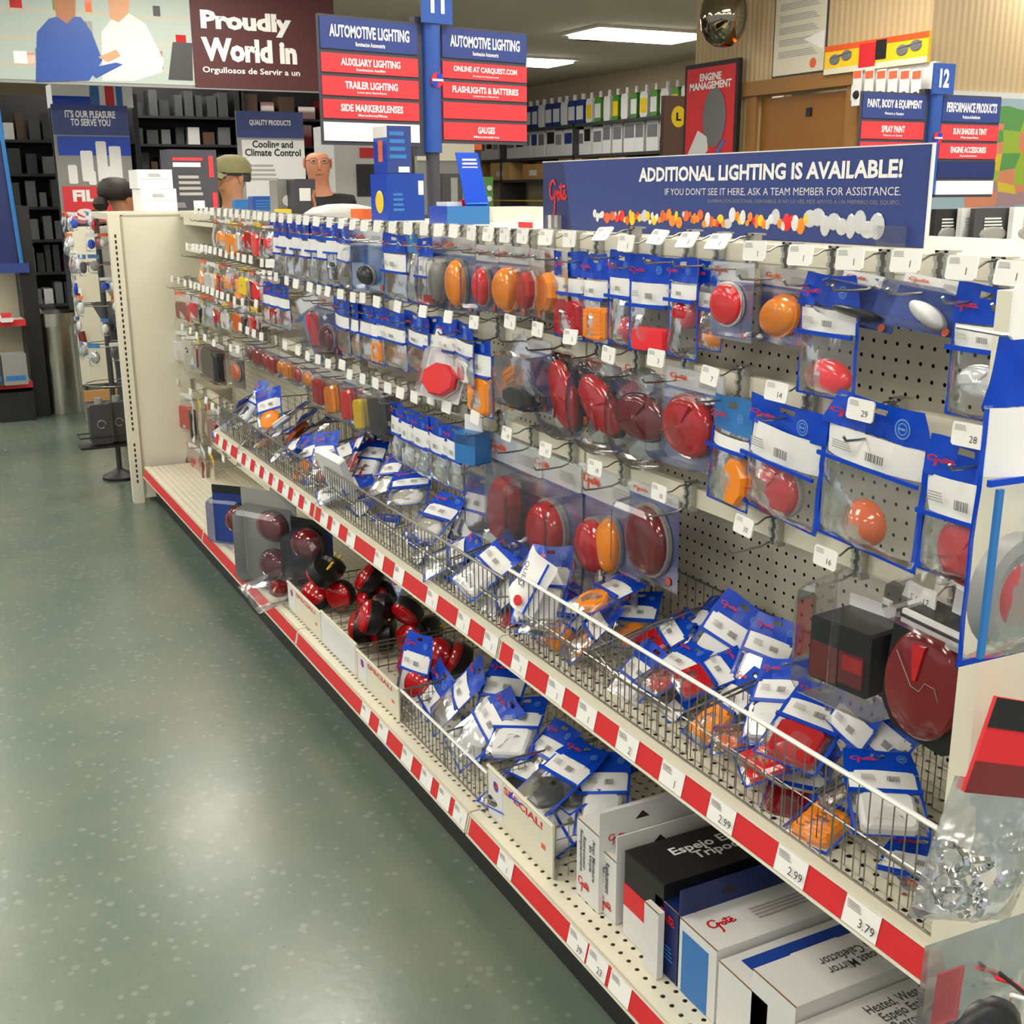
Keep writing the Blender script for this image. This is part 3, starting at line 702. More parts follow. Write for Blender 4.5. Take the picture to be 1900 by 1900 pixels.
blister(880,984,820,1010,'capsule','red',cs=(.34,.8),d=.07,base='black',hdr=.25,rz=.2,shell='smoke',card='navy',cp=(.05,0))
b_ = onX(880,822,1.14)
bx = thing('lamp_box','small bright blue carton hanging beside the row of label bags','box',b_,(0,0,-PI/2+.3))
MB().bbox(-.035,.035,-.03,.02,-.045,.03,.003).build('carton','blue_lt',bx); MB().box(-.036,.036,-.0305,-.03,.0,.022).build('clear_window','clear',bx); MB().box(-.03,.03,-.002,.002,.03,.065).build('hang_tab','offwhite',bx)
for i, (a, b2, c, co) in enumerate([(828,864,'bulb','clear'),(796,834,'bulb','clear'),(768,800,'bulb','chrome'),(746,772,'rect','white'),(728,750,'rect','grey')]):
    bag(a,b2,790-i*11,908-i*13,c,co,cs=(.5,.24),cp=(0,.78),lab=(.24,.5),barc=True)
blister(680,732,708,812,'rect','black',cs=(.6,.8),d=.04,base=None,hdr=.15,rz=-.25,card='lens_dred',shell='smoke')
for i, (a, b2, c, co, z0, z1) in enumerate([(656,684,'rect','yellow',712,806),(632,662,'rect','brt',696,788),(602,630,'rect','amber',690,776),(580,604,'rect','red',682,758),(560,582,'oval','amber',676,724),(544,562,'oval','red',668,716),(528,546,'rect','amber',662,706),(512,530,'oval','amber',655,700),(498,514,'rect','red',648,696),(484,500,'oval','red',642,690),(470,486,'rect','red',636,680),(458,472,'oval','dred',630,674)]):
    blister(a,b2,z0,z1,c,co,cs=(.62,.7),d=.03,hdr=.18,rz=-.2 if i < 3 else 0,card='blue_lt' if i%3==1 else 'grey_pl',marks=False,base='white')
# ---- far bay: small clear packs on six rails
def small(x0,x1,y0,y1,c,co,row,card=None,X=1.14):
    p,w,h = dims(x0,x1,y0,y1,X)
    t = thing('small_lamp_pack', f'small clear pack with {CNAME[co]} {WORD[c]} on {row} rail of the far bay','package',p,(0,rnd.uniform(-.06,.06),-PI/2+rnd.uniform(-.2,.2)))
    sd = rnd.randrange(5)
    obj('pouch',cached(('pouch',sd,1),'pouch','film',_pouch(sd,True),True),t,None,None,(w,.03,h))
    obj('header_strip',cached('hs','header_strip','offwhite' if not card else card,lambda b:b.box(-.5,.5,-.002,.002,-1,0)),t,None,None,(w*.9,1,h*.16))
    lens(t,c,co,0,-h*.62,w*.72,h*.6,.022,y=.006,name='lamp',base='white' if co in('red','amber') else None)
fr = random.Random(4)
def farrow(xs, y0f, hh, row, cols, X=1.14, wid=9):
    for i,x in enumerate(xs):
        c,co = cols[i%len(cols)]
        y0 = y0f(x)+fr.uniform(-3,3); small(x-wid,x+wid,y0,y0+hh*fr.uniform(.85,1.1),c,co,row,['logo_or','offwhite',None,'yellow'][i%4],X)
farrow([400,412,424,435,446,457,468,479,490,501],lambda x:408+(x-400)*.09,62,'top',[('wire','white'),('oval','amber'),('oval','red'),('rect','amber'),('rect','clear'),('oval','brt'),('rect','red'),('rect','brt'),('round','dred'),('oval','brt')])
farrow([378,392,404,413,424,435,446,457,468,480],lambda x:483+(x-378)*.18,58,'second',[('capsule','amber'),('rect','clear'),('capsule','amber'),('capsule','red'),('oval','amber'),('oval','brt'),('rect','amber'),('rect','yellow'),('rect','dred'),('capsule','brt')])
farrow([342,352,362,374,388,402,412,422,434,446,458,472],lambda x:543+(x-342)*.22,56,'third',[('rect','dred'),('rect','red'),('capsule','red'),('rect','black'),('wire','white'),('capsule','red'),('oval','red'),('rect','clear'),('wire','yellow'),('rect','orange'),('rect','black'),('rect','red')])
farrow([318,336,352,368],lambda x:612+(x-318)*.3,64,'fourth',[('capsule','red'),('rect','clear'),('wire','black'),('rect','dred')],wid=8)
farrow([332,346,358,372,386,398],lambda x:728+(x-332)*.4,68,'fifth',[('rect','dred'),('rect','red'),('rect','black'),('wire','dred'),('oval','dred'),('rect','dred')],wid=9)
farrow([290,304,320,334,348,362,378,394],lambda x:792+(x-290)*.5,66,'lowest',[('oval','dred'),('oval','dred'),('rect','brt'),('oval','dred'),('oval','dred'),('oval','red'),('rect','dred'),('wire','yellow')],wid=10)
blister(374,411,636,708,'rect','black',cs=(.8,.8),card='lens_dred',d=.04,hdr=.1,marks=False,base=None,label='black and red rectangular lamp pack on the fourth rail of the far bay')
blister(422,448,648,716,'oval','orange',cs=(.6,.6),card='black',d=.03,marks=False,label='dark card with a copper-coloured lamp on the fourth rail of the far bay')

# ---- two big boxed trailer lamps at the end of the third rail
p,w,h = dims(1502,1652,1082,1310,1.10); p.x += .055
t = thing('trailer_lamp_pack','clear shell with a black box lamp and red lens hanging by the end panel','package',p,(0,0,-PI/2+.12))
obj('shell',cached(('dome','clear'),'shell','clear',_dome_box),t,(0,0,-h*.5),None,(w,.105,h))
MB().add([(-w*.5,.002,0),(w*.5,.002,0),(w*.5,.002,-h),(-w*.5,.002,-h)],[(0,1,2,3)]).build('shell_back','smoke',t)
MB().bbox(-w*.32,w*.34,-.085,-.01,-h*.80,-h*.28,.004).build('lamp_housing','lens_black',t)
MB().box(w*.02,w*.28,-.088,-.085,-h*.74,-h*.48).box(-w*.3,0,-.0865,-.085,-h*.78,-h*.48).build('red_lens','lens_dred',t)
MB().box(w*.06,w*.27,-.0885,-.088,-h*.62,-h*.5).build('reflector_patch','lens_red',t)
MB().box(-w*.325,-w*.32,-.08,-.02,-h*.78,-h*.3).build('side_lens','lens_red',t)
MB().tube([(0,-.095,.03),(.004,-.1,-h*.2),(.006,-.105,-h*.5),(.006,-.104,-h*.95)],.006,5).build('hang_strap','clear',t)
MB().box(-w*.3,w*.2,-.012,-.01,-h*.28,-h*.18).build('white_label','offwhite',t); MB().box(w*.3,w*.48,-.03,-.028,-h*.6,-h*.25).build('blue_card','navy',t)
p,w,h = dims(1655,1800,1140,1392,1.08); p.x += .04
t = thing('trailer_lamp_pack','big black trailer lamp with dark red lens in clear bag against end panel','package',p,(0,.1,-PI/2+.1))
MB().prism([(-w*.5,-.08*h),(w*.5,-.08*h),(w*.5,-h*.9),(w*.3,-h),(-w*.3,-h*.98),(-w*.5,-h*.8)],-.04,.03).build('lamp_housing','lens_black',t)
MB().lathe([(.5,0),(.5,.5),(.46,.8),(.3,.95),(0,1)],26,mtx=Matrix.Translation((-.0,-.04,-h*.52))@Matrix.Diagonal((w*.9,.02,h*.84,1))).build('red_lens','lens_dred',t,True)
MB().prism([(-w*.13,-h*.22),(w*.02,-h*.2),(-w*.02,-h*.48),(-w*.06,-h*.48)],-.0625,-.058).build('reflector_wedge','lens_red',t)
MB().tube([(-w*.3,-.06,-h*.32),(-w*.05,-.064,-h*.52),(w*.05,-.064,-h*.53),(w*.1,-.064,-h*.45),(w*.2,-.062,-h*.46),(w*.3,-.055,-h*.66)],.0006,4).build('lens_seam','grey_pl',t)
MB().box(-w*.42,w*.5,-.042,-.036,-.085*h,-.05*h).build('white_edge_strip','white',t)
MB().bbox(-w*.5,w*.5,-.07,.03,-.1*h,.2*h,.01).build('bag_top','clear',t); MB().box(-w*.1,w*.5,-.0,.002,-.03*h,.18*h).build('white_label','offwhite',t)
MB().tube([(-w*.2,-.02,.2*h),(w*.0,-.03,.26*h),(w*.3,-.02,.2*h)],.005,5).build('bag_neck','clear',t)

# ================================================================== BAGS AND PACKS HANGING ON THE NEAR END PANEL (they face the open end)
def facingY(x0,x1,y0,y1,Y):
    xa,xb,z0,z1 = rectY(x0,y0,x1,y1,Y); return Vector(((xa+xb)/2,Y,z1)), xb-xa, z1-z0
p,w,h = facingY(1812,1975,612,1205,.70)
t = thing('lamp_bag','large blue-bordered bag with a round red lamp on the near end panel','bag',p,(0,.015,0))
bag_parts(t,w,h,.03,.22,(.22,.42),None,None,None,None,barc=False,marks=False)
logo(t,'logo_red',.12*w,-h*.115,w*.56,h*.085,y=-.034)
lens(t,'oval','red',.14*w,-h*.81,w*.62,w*.70,.026,y=.017,base='grey',name='lamp')
MB().lathe([(.5,0),(.5,.9),(.4,1),(.37,.7)],28,mtx=Matrix.Translation((.14*w,.013,-h*.81))@Matrix.Diagonal((w*.92,.022,w*.98,1))).build('clear_ring','grey_pl',t,True)
MB().box(-w*.4,-w*.34,-.016,-.012,-h*.97,-h*.45).build('blue_fold','blue_lt',t)
pz = onY(1893,575,.68)
tg = thing('peg_hook','wire hook with a blank white price tag on the near end panel','hook',(pz.x,SEC[0]-.046,pz.z))
MB().tube([(0,.0,-.02),(0,-.05,-.022),(0,-.075,-.02)],.002,6).build('wire','steel',tg); MB().bbox(-.024,.024,-.078,-.075,-.022,.022,.003).build('price_tag','tag',tg)
p,w,h = facingY(1772,1960,1318,1690,.68)
t = thing('fastener_bag','clear bag of silver rings under a red card on the near end panel','bag',(p.x+.02,p.y,p.z),(0,.32,0))
MB().box(-w*.42,w*.5,-.004,0,-h*.42,0).build('red_card','logo_red',t); MB().box(-w*.42,w*.5,-.0048,-.004,-h*.13,.0).build('black_band','black',t)
MB().box(-w*.42,w*.5,-.0046,-.004,-h*.42,-h*.28).build('dark_band','lens_dred',t)
smallprint(t,'orange',w*.3,-h*.24,w*.28,h*.06,y=-.006); letters(t,'A','logo_or',w*.2,-h*.05,w*.1,h*.05,y=-.006) if False else None
obj('pouch',cached(('pouch',2,1),'pouch','film',_pouch(2,True),True),t,(0,0,-h*.36),None,(w*1.05,.05,h*.64)); obj('pouch_back',cached(('pouch',2,0),'pouch_back','film',_pouch(2,False),True),t,(0,0,-h*.36),None,(w*1.05,.04,h*.64))
r = random.Random(2)
for k in range(9):
    M_ = Matrix.Translation((r.uniform(-.36,.36)*w,-.008+r.uniform(-.008,.01),-h*r.uniform(.62,.92)))@Euler((r.uniform(-1,1),r.uniform(-1,1),r.uniform(0,3))).to_matrix().to_4x4()
    rr = r.uniform(.010,.018); MB().tube([(rr*math.cos(a*PI/7),0,rr*math.sin(a*PI/7)) for a in range(14)],.0035,6,M_,True).build('metal_ring','chrome',t,True)
p,w,h = facingY(1702,1915,1726,2060,.66)
t = thing('light_kit_bag','clear bag with a dark red lamp and coloured wires at the near end panel','bag',p,(0,.05,0))
for f_ in (True,False): obj('pouch',cached(('pouch',3,int(f_)),'pouch','film',_pouch(3,f_),True),t,None,None,(w,.06,h))
MB().lathe([(.5,-.4),(.52,.1),(.5,.5),(.42,.8),(.2,.97),(0,1)],24,mtx=Matrix.Translation((-.06*w,0,-h*.62))@Matrix.Diagonal((w*.8,.03,h*.6,1))).build('lamp','lens_black',t,True)
MB().lathe([(.5,0),(.47,.6),(.3,.9),(0,1)],24,mtx=Matrix.Translation((-.08*w,-.018,-h*.68))@Matrix.Diagonal((w*.55,.02,h*.4,1))).build('red_lens','lens_dred',t,True)
for cm,pts in (('logo_red',[(-.02,-.02,-.2),(.1,-.025,-.24),(.2,-.03,-.3),(.34,-.03,-.42),(.38,-.03,-.6)]),('white',[(.05,-.03,-.27),(.2,-.034,-.32),(.32,-.036,-.4),(.42,-.03,-.62)]),('black',[(.0,-.02,-.18),(.12,-.03,-.26),(.18,-.03,-.3)])):
    MB().tube([(a*w,b2,c*h) for a,b2,c in pts],.0022,6).build('wire',cm,t,True)
MB().box(-w*.5,-w*.3,-.02,-.018,-h*.34,-h*.08).build('pink_label','pink_film',t)
# ================================================================== WIRE BINS ON THE MIDDLE SHELF
def fence(i, top_mat, h, label, name='bin_fence', z=ZM+.003, xf=XM+.012, y0=None, y1=None, step=.0205):
    y0 = y0 or SEC[i]+.01; y1 = y1 or SEC[i+1]-.01
    t = thing(name, label, 'wire fence', (xf, (y0+y1)/2, z))
    L = (y1-y0)/2
    MB().tube([(0, -L, h), (0, L, h)], .0036, 6).build('top_rail', top_mat, t)
    b = MB(); n = int((y1-y0)/step)
    for k in range(n+1): y = -L+k*2*L/n; b.tube([(.001, y, 0), (.001, y, h)], .0013, 4)
    b.build('upright_wires', 'grey_wire', t)
    MB().tube([(0, -L, .003), (0, L, .003)], .002, 5).tube([(0.002, -L, h*.5), (.002, L, h*.5)], .0012, 4).build('cross_wires', 'steel', t)
    return t
fence(0, 'white_wire', .144, 'wire bin fence with a bright white top rail by the near end panel')
fence(1, 'steel', .118, 'wire bin fence with a steel top rail under the aisle sign')
fence(2, 'steel', .10, 'wire bin fence crowded with blue bags farther along the shelf')
def basket(yc, w, hf, hb, label, x0=XM+.03, x1=XP-.015, z=ZM+.002, grp=None, st=.026):
    t = thing('wire_basket', label, 'basket', ((x0+x1)/2, yc, z), group=grp)
    a, L = (x1-x0)/2, w/2
    rim = [(-a, -L, hf), (-a, -L*.55, hf*.72), (-a, L*.55, hf*.72), (-a, L, hf), (a*.2, L, hb), (a, L, hb), (a, -L, hb), (a*.2, -L, hb)]
    MB().tube(rim, .0024, 5, None, True).build('rim', 'steel', t)
    b = MB(); n = int(2*a/st)
    for k in range(n+1):
        x = -a+k*2*a/n; hh = hf+(hb-hf)*min(1, (x+a)/(1.2*a))
        for s_ in (-1, 1): b.tube([(x, s_*L, 0), (x, s_*L, hh)], .001, 4)
        b.tube([(x, -L, .001), (x, L, .001)], .001, 4)
    m_ = int(w/st)
    for k in range(m_+1):
        y = -L+k*w/m_; b.tube([(-a, y, 0), (-a, y, hf*.74)], .001, 4); b.tube([(a, y, 0), (a, y, hb)], .001, 4)
    b.build('mesh_wires', 'grey_wire', t)
    return t
for i in range(3):
    n = 4; w = (SEC[i+1]-SEC[i]-.03)/n
    for k in range(n):
        basket(SEC[i]+.015+w*(k+.5), w-.012, .075, .115, f'low wire basket of loose bagged lamps on the middle shelf, {["by the near end panel", "under the aisle sign", "before the small-pack bay"][i]}', grp=f'wire baskets on the middle shelf {"abc"[i]}')

LB = random.Random(21)
def loose(x, y, z, w, h, content, col, rz=None, rx=None, ry=None, lab=(.28, .52), hdr=.3, where_='in the wire bins', hmat='blue', base=None, P=None, cs=(.75, .42), lmat='label_w', cp=(0, .74), border=True, nm=None, lim=XM+.07):
    rz = LB.uniform(-2.4, -.8) if rz is None else rz
    rx = LB.uniform(-1.25, -.5) if rx is None else rx
    ry = LB.uniform(-.5, .5) if ry is None else ry
    c = P or onZ(x, y, z)
    if c.x < lim: c = onX(x, y, lim)
    c.x = min(c.x, XP-.05)
    R_ = Euler((0, 0, rz)).to_matrix() @ Euler((rx, 0, 0)).to_matrix() @ Euler((0, ry, 0)).to_matrix()
    top = c + R_ @ Vector((0, 0, h/2))
    t = thing('lamp_bag', nm or f'loose bag with {CNAME[col]} {WORD[content]} {where_}', 'bag', top, R_.to_euler())
    bag_parts(t, w, h, .02, hdr, lab, content, col, cs, cp, base, hmat=hmat, lmat=lmat, border=border)
    return t
W1 = 'in the bins by the near end panel'; W2 = 'in the bins under the aisle sign'; W3 = 'in the bins before the small packs'
Z1 = ZM+.05
for x, y, dz, c, co, rz, rx in [
    (1130,1100,.09,'capsule','amber',-1.4,-1.3),(1050,1150,.02,'rect','amber',-1.2,-.6),(1100,1170,.03,'oval','amber',-1.9,-.8),(1180,1150,.03,'oval','amber',-1.0,-.9),
    (1235,1180,.03,'rect','red',-1.6,-1.0),(1290,1160,.05,'bulb','clear',-2.2,-.7),(1345,1185,.06,'rect','white',-1.0,-.5),(1250,1240,.02,'oval','red',-1.8,-1.1),
    (1320,1250,.03,'rect','red',-1.4,-1.2),(1420,1215,.07,'rect','clear',-.7,-.6),(1350,1310,.0,'ribbed','amber',-1.7,-.9),(1300,1385,-.02,'ribbed','amber',-1.2,-1.3),
    (1395,1360,.0,'oval','orange',-1.9,-1.2),(1440,1300,.06,'rect','clear',-1.3,-.9),(1500,1345,.06,'rect','red',-.9,-1.1),(1460,1400,.03,'ribbed','brt',-1.8,-1.2),
    (1570,1360,.06,'wire','black',-1.4,-.4),(1630,1390,.05,'oval','clear',-1.2,-.5),(1480,1460,-.02,'rect','dred',-1.0,-1.2),(1555,1500,.0,'ribbed','amber',-1.5,-1.25),
    (1530,1560,-.04,'oval','amber',-1.9,-1.3),(1640,1470,.04,'rect','white',-.6,-1.2),(1690,1625,-.03,'oval','amber',-1.3,-1.3),(1660,1660,-.04,'oval','orange',-1.7,-1.4),
    (1240,1330,-.02,'rect','red',-2.0,-.8),(1180,1260,-.01,'rect','clear',-1.5,-.8),(1590,1440,.02,'bulb','clear',-2.3,-.9)]:
    loose(x, y, Z1+max(dz, .005), LB.uniform(.075, .10), LB.uniform(.13, .165), c, co, rz, rx, where_=W1, lim=XM+.095)
for x, y, dz, c, co, rz, rx in [
    (1010,1085,.07,'rect','white',-1.0,-.7),(910,1050,.06,'rect','white',-1.2,-.9),(840,1030,.02,'oval','white',-1.6,-1.0),(755,1040,.02,'capsule','red',-1.5,-.4),
    (700,985,.01,'oval','white',-1.2,-1.2),(790,1010,.04,'oval','grey',-1.9,-.7),(880,945,.08,'rect','white',-1.3,-.5),(760,905,.07,'oval','white',-.8,-1.1),
    (720,880,.06,'oval','grey',-1.5,-.8),(930,1110,.0,'rect','clear',-1.7,-.7),(860,1080,.0,'bulb','clear',-1.3,-.8),(960,1140,-.01,'rect','red',-2.0,-.9),
    (1030,1140,.03,'wire','black',-1.4,-1.2),(640,905,.03,'rect','white',-1.4,-1.2),(810,960,.06,'oval','white',-1.1,-1.0),(660,950,.0,'oval','clear',-1.6,-.9)]:
    loose(x, y, Z1+dz, LB.uniform(.085, .115), LB.uniform(.14, .18), c, co, rz, rx, where_=W2)
for x, y, dz, c, co in [(450,760,.06,'rect','clear'),(470,745,.09,'rect','white'),(500,760,.1,'capsule','amber'),(540,770,.1,'rect','white'),(480,800,.04,'bulb','clear'),(510,810,.05,'oval','amber'),
    (560,790,.07,'rect','orange'),(590,790,.06,'oval','white'),(430,790,.03,'rect','clear'),(540,830,.03,'wire','white'),(570,850,.02,'rect','amber'),(600,850,.05,'oval','red'),
    (630,840,.08,'oval','brt'),(660,835,.09,'oval','brt'),(690,850,.07,'rect','white'),(520,860,.0,'rect','white'),(455,820,.0,'bulb','white'),(585,890,.0,'oval','grey'),(620,770,.07,'wire','black')]:
    loose(x, y, Z1+dz, LB.uniform(.09, .12), LB.uniform(.15, .19), c, co, where_=W3)
P_ = onZ(625, 880, Z1+.05)
wb = thing('white_carton', 'plain white card sleeve lying across the wire bins', 'box', P_, (.5, .2, -1.2))
MB().bbox(-.055, .055, -.012, .012, -.075, .075, .004).build('sleeve', 'white', wb); smallprint(wb, 'ink_soft', 0, -.02, .05, .03, y=-.0125)
P_ = onX(1012, 1078, 1.05)
wb = thing('parts_bag', 'white printed parts bag with red emblem standing behind the fence', 'bag', (P_.x, P_.y, P_.z+.05), (-.3, .35, -PI/2+.2))
MB().grid(lambda u, v: ((u-.5)*.085, -.012*math.sin(PI*u)+wave(u, v, 4, .012), -v*.12), 8, 8).build('bag_body', 'white', wb, True)
letters(wb, 'QUEST', 'navy', -.012, -.05, .055, .012, y=-.02, rot=(0, 1.35, 0)); MB().box(.024, .029, -.014, -.013, -.118, -.002).build('blue_stripe', 'blue', wb)
obj('round_mark', cached('omark', 'round_mark', 'logo_red', None), wb, (.005, -.02, -.1), None, (.022, 1, .022)) if ('omark', 'logo_red') in CACHE else MB().lathe([(.011, 0), (.011, .001), (0, .001)], 12, mtx=Matrix.Translation((.005, -.02, -.1))).build('round_mark', 'logo_red', wb)

# ================================================================== BASE SHELF: BINS WITH CREAM FRONTS, PACKS, MIRROR CARTONS
XB = XD+.035
def bin_front(xl, yl, xr, yr, special, label, mat='cream', big=False):
    a, b_ = onX(xl, yl, XB), onX(xr, yr, XB)
    y0, y1 = b_.y, a.y; zt = (a.z+b_.z)/2; H = zt-ZD-.004; L = (y1-y0)/2; yc = (y0+y1)/2
    t = thing('wire_bin', label, 'bin', (XB, yc, ZD+.002))
    f = MB().box(-.004, 0, -L+.004, L-.004, 0, H).build('front_panel', 'cream', t)
    if mat != 'cream': MB().box(-.0055, -.004, -L+.014, L-.006, .004, H-.008).build('sign_card', mat, f)
    MB().tube([(-.003, -L+.002, H), (-.003, L-.002, H)], .004, 6).build('top_roll', 'cream', f)
    for s_ in (-1, 1):
        MB().tube([(0, s_*L, 0), (0, s_*L, H), (XP-XB-.02, s_*L, H*1.0), (XP-XB-.02, s_*L, 0)], .0024, 5).build('side_frame', 'steel', t)
    b = MB()
    for s_ in (-1, 1):
        for k in range(1, 14): b.tube([(k*(XP-XB-.02)/14, s_*L, 0), (k*(XP-XB-.02)/14, s_*L, H)], .001, 4)
        for k in range(1, 4): b.tube([(0, s_*L, H*k/4), (XP-XB-.02, s_*L, H*k/4)], .001, 4)
    b.build('side_wires', 'grey_wire', t)
    if special:
        obj('lettering', text_mesh('SPECIAL!', 'logo_red', .03), f, (-.0045, -L*.12, H*.82), (0, 0, -PI/2), (L*1.15, 1, H*.15))
        e = MB().box(-.0048, -.0042, L*.5, L*.9, H*.06, H*.94).build('card_insert', 'offwhite', f)
        q = MB(); q.lathe([(.011, 0), (.011, .0006), (0, .0006)], 12, mtx=Matrix.Translation((-.005, L*.7, H*.72))@Matrix.Rotation(-PI/2, 4, 'Z')); q.build('emblem', 'logo_red', f)
        MB().box(-.0062, -.0056, L*.7, L*.7+.009, H*.72, H*.72+.009).box(-.0062, -.0056, L*.7-.009, L*.7, H*.72-.009, H*.72).build('emblem_quarters', 'blue', f)
        obj('lettering', text_mesh('1', 'logo_or', .03), f, (-.0045, -L*.72, H*.45), (0, 0, -PI/2), (L*.12, 1, H*.1))
    return yc, L, H
bins = [bin_front(535, 1082, 597, 1131, True, 'first cream-fronted wire bin, full of black lamps with brass plugs'),
        bin_front(597, 1133, 664, 1194, False, 'wire bin with a blank white front card', 'offwhite'),
        bin_front(664, 1204, 743, 1278, True, 'cream-fronted wire bin with red lettering beside the open wire bin'),
        bin_front(907, 1416, 1031, 1533, True, 'cream-fronted wire bin with red lettering next to the mirror cartons')]
fence(1, 'white_wire', .085, 'low open wire bin front between the lettered bins', z=ZD+.002, xf=XB, y0=onX(905, 1480, XB).y, y1=onX(745, 1310, XB).y)
for px_, py_ in ((745, 1290), (825, 1370), (905, 1440)):
    yy = onX(px_, py_, XB).y
    t = thing('wire_divider', 'wire divider standing across the base shelf between open bins', 'wire divider', (XB, yy, ZD+.002), group='wire dividers on the base shelf')
    a = XP-XB-.03
    MB().tube([(0, 0, 0), (0, 0, .085), (a, 0, .11), (a, 0, 0)], .0024, 5).build('frame', 'steel', t)
    b = MB()
    for k in range(1, 16): b.tube([(a*k/16, 0, 0), (a*k/16, 0, .085+.025*k/16)], .001, 4)
    b.tube([(0, 0, .045), (a, 0, .055)], .001, 4); b.build('mesh_wires', 'grey_wire', t)
# black lamps with brass plugs and red lenses
def round_lamp(X, Y, Z, r, rot, lab):
    t = thing('stop_lamp', lab, 'lamp', (X, Y, Z), rot)
    MB().lathe([(0, -.8), (.6, -.78), (.95, -.55), (1, 0), (.98, .12)], 18, mtx=Matrix.Diagonal((r, r, r, 1))).build('housing', 'lens_black', t, True)
    MB().lathe([(.96, .1), (.93, .3), (.7, .5), (.3, .6), (0, .62)], 18, mtx=Matrix.Diagonal((r, r, r, 1))).build('red_lens', 'lens_red', t, True)
    b = MB()
    for s_ in (-1, 1): b.tube([(s_*r*.25, r*.75, 0), (s_*r*.25, r*1.15, 0)], .004, 6)
    b.build('brass_plug', 'yellow', t)
lr = random.Random(8)
for k, (yc, L, H) in enumerate(bins[:3]):
    for j in range(7 if k < 2 else 4):
        round_lamp(XB+.07+.055*(j % 4)+lr.uniform(-.01, .01), yc+(L-.05)*lr.uniform(-1, 1)*.9, ZD+.055+(j//4)*.07+lr.uniform(0, .015), lr.uniform(.042, .052),
                   (lr.uniform(-1, 1), lr.uniform(-.8, .8), lr.uniform(-2.5, -.6)), f'black round stop lamp with red lens and brass plugs in the {["first cream-fronted", "blank-fronted", "third cream-fronted"][k]} bin')
for x, y, dz, c, co, rz, rx, wv in [(770,1240,.1,'rect','clear',-1.2,-.3,0),(790,1300,.06,'rect','clear',-1.5,-.6,1),(770,1340,.03,'rect','clear',-1.1,-.5,1),(850,1290,.07,'oval','clear',-1.8,-.7,1),(930,1290,.1,'rect','clear',-1.0,-.9,1),
    (900,1350,.05,'bulb','clear',-1.3,-.8,1),(870,1400,.03,'rect','white',-1.6,-.3,1),(960,1350,.07,'rect','white',-1.2,-1.1,1),(1010,1400,.05,'oval','black',-1.7,-.9,1),
    (980,1450,.05,'rect','black',-1.3,-1.2,1),(1040,1440,.08,'oval','black',-1.1,-1.2,2),(1090,1450,.06,'tear','black',-1.3,-1.3,2),(1000,1480,.02,'bulb','clear',-1.7,-.8,2),(1050,1530,.03,'rect','white',-1.4,-.9,2),(1120,1470,.06,'rect','clear',-1.0,-1.0,2)]:
    loose(x, y, ZD+.05+dz, LB.uniform(.10, .13), LB.uniform(.16, .2), c, co, rz, rx, where_=['sticking out of the third cream-fronted bin', 'in the open wire bin of the base shelf', 'in the lettered bin beside the cartons'][wv], lim=XB+.075)
# far packs standing on the base shelf
def stand_pack(x0, x1, y0, y1, X, card, lensdef, label, yaw=0., shell='clear', d=.07, top='black'):
    p, w, h = dims(x0, x1, y0, y1, X, yaw); p.z = ZD+.003+h
    t = thing('lamp_blister', label, 'package', p, (0, 0, -PI/2+yaw))
    MB().box(-w/2, w/2, 0, .002, -h, 0).build('back_card', card, t); MB().box(-w/2, w/2, -.001, 0, -h*.14, 0).build('top_band', top, t)
    obj('shell', cached(('dome', shell), 'shell', shell, _dome_box), t, (0, -.002, -h*.56), None, (w*.94, d, h*.8))
    for (c, co, x, z, ww, hh, dd) in lensdef: lens(t, c, co, x*w, -z*h, ww*w, hh*h, dd, y=-.003, name='lamp', base='black')
    return t
stand_pack(396, 470, 905, 1004, .985, 'navy_card', [('oval', 'dred', .2, .55, .6, .48, .06)], 'black-topped blue card with a glossy dark red dome lamp on the base shelf', yaw=.75)
stand_pack(452, 552, 925, 1092, .97, 'grey_pl', [('oval', 'dred', .1, .35, .5, .3, .045), ('oval', 'dred', .1, .75, .5, .3, .045)], 'clear clamshell with two dark red oval lamps standing on the base shelf', yaw=.55, shell='smoke', top='grey_pl')
stand_pack(540, 616, 925, 1062, 1.06, 'navy', [('oval', 'dred', .0, .3, .7, .4, .06), ('rect', 'black', 0, .75, .8, .4, .06)], 'dark pack with a black lamp and red dome behind the clamshell', yaw=.5, shell='smoke')
p = onZ(500, 1085, ZD+.02)
t = thing('instruction_card', 'small blue printed card leaning at the shelf edge', 'card', (p.x, p.y, ZD+.004), (-.5, .2, -PI/2+.5))
MB().box(-.035, .035, 0, .001, 0, .055).build('card', 'navy_card', t); smallprint(t, 'blue_lt', 0, .028, .05, .04, y=-.0008)
p = onZ(515, 1105, ZD+.03)
t = thing('lamp_bag', 'crumpled clear bag hanging over the red strip beside the first bin', 'bag', (p.x-.02, p.y, p.z+.02), (-1.35, .5, -PI/2+.3))
for f_ in (True, False): obj('pouch', cached(('pouch', 4, int(f_)), 'pouch', 'film', _pouch(4, f_), True), t, (0, 0, .08), None, (.13, .05, .16))
MB().lathe([(.03, 0), (.028, .02), (0, .03)], 14, mtx=Matrix.Translation((.01, 0, .02))).build('lamp', 'lens_dred', t, True)

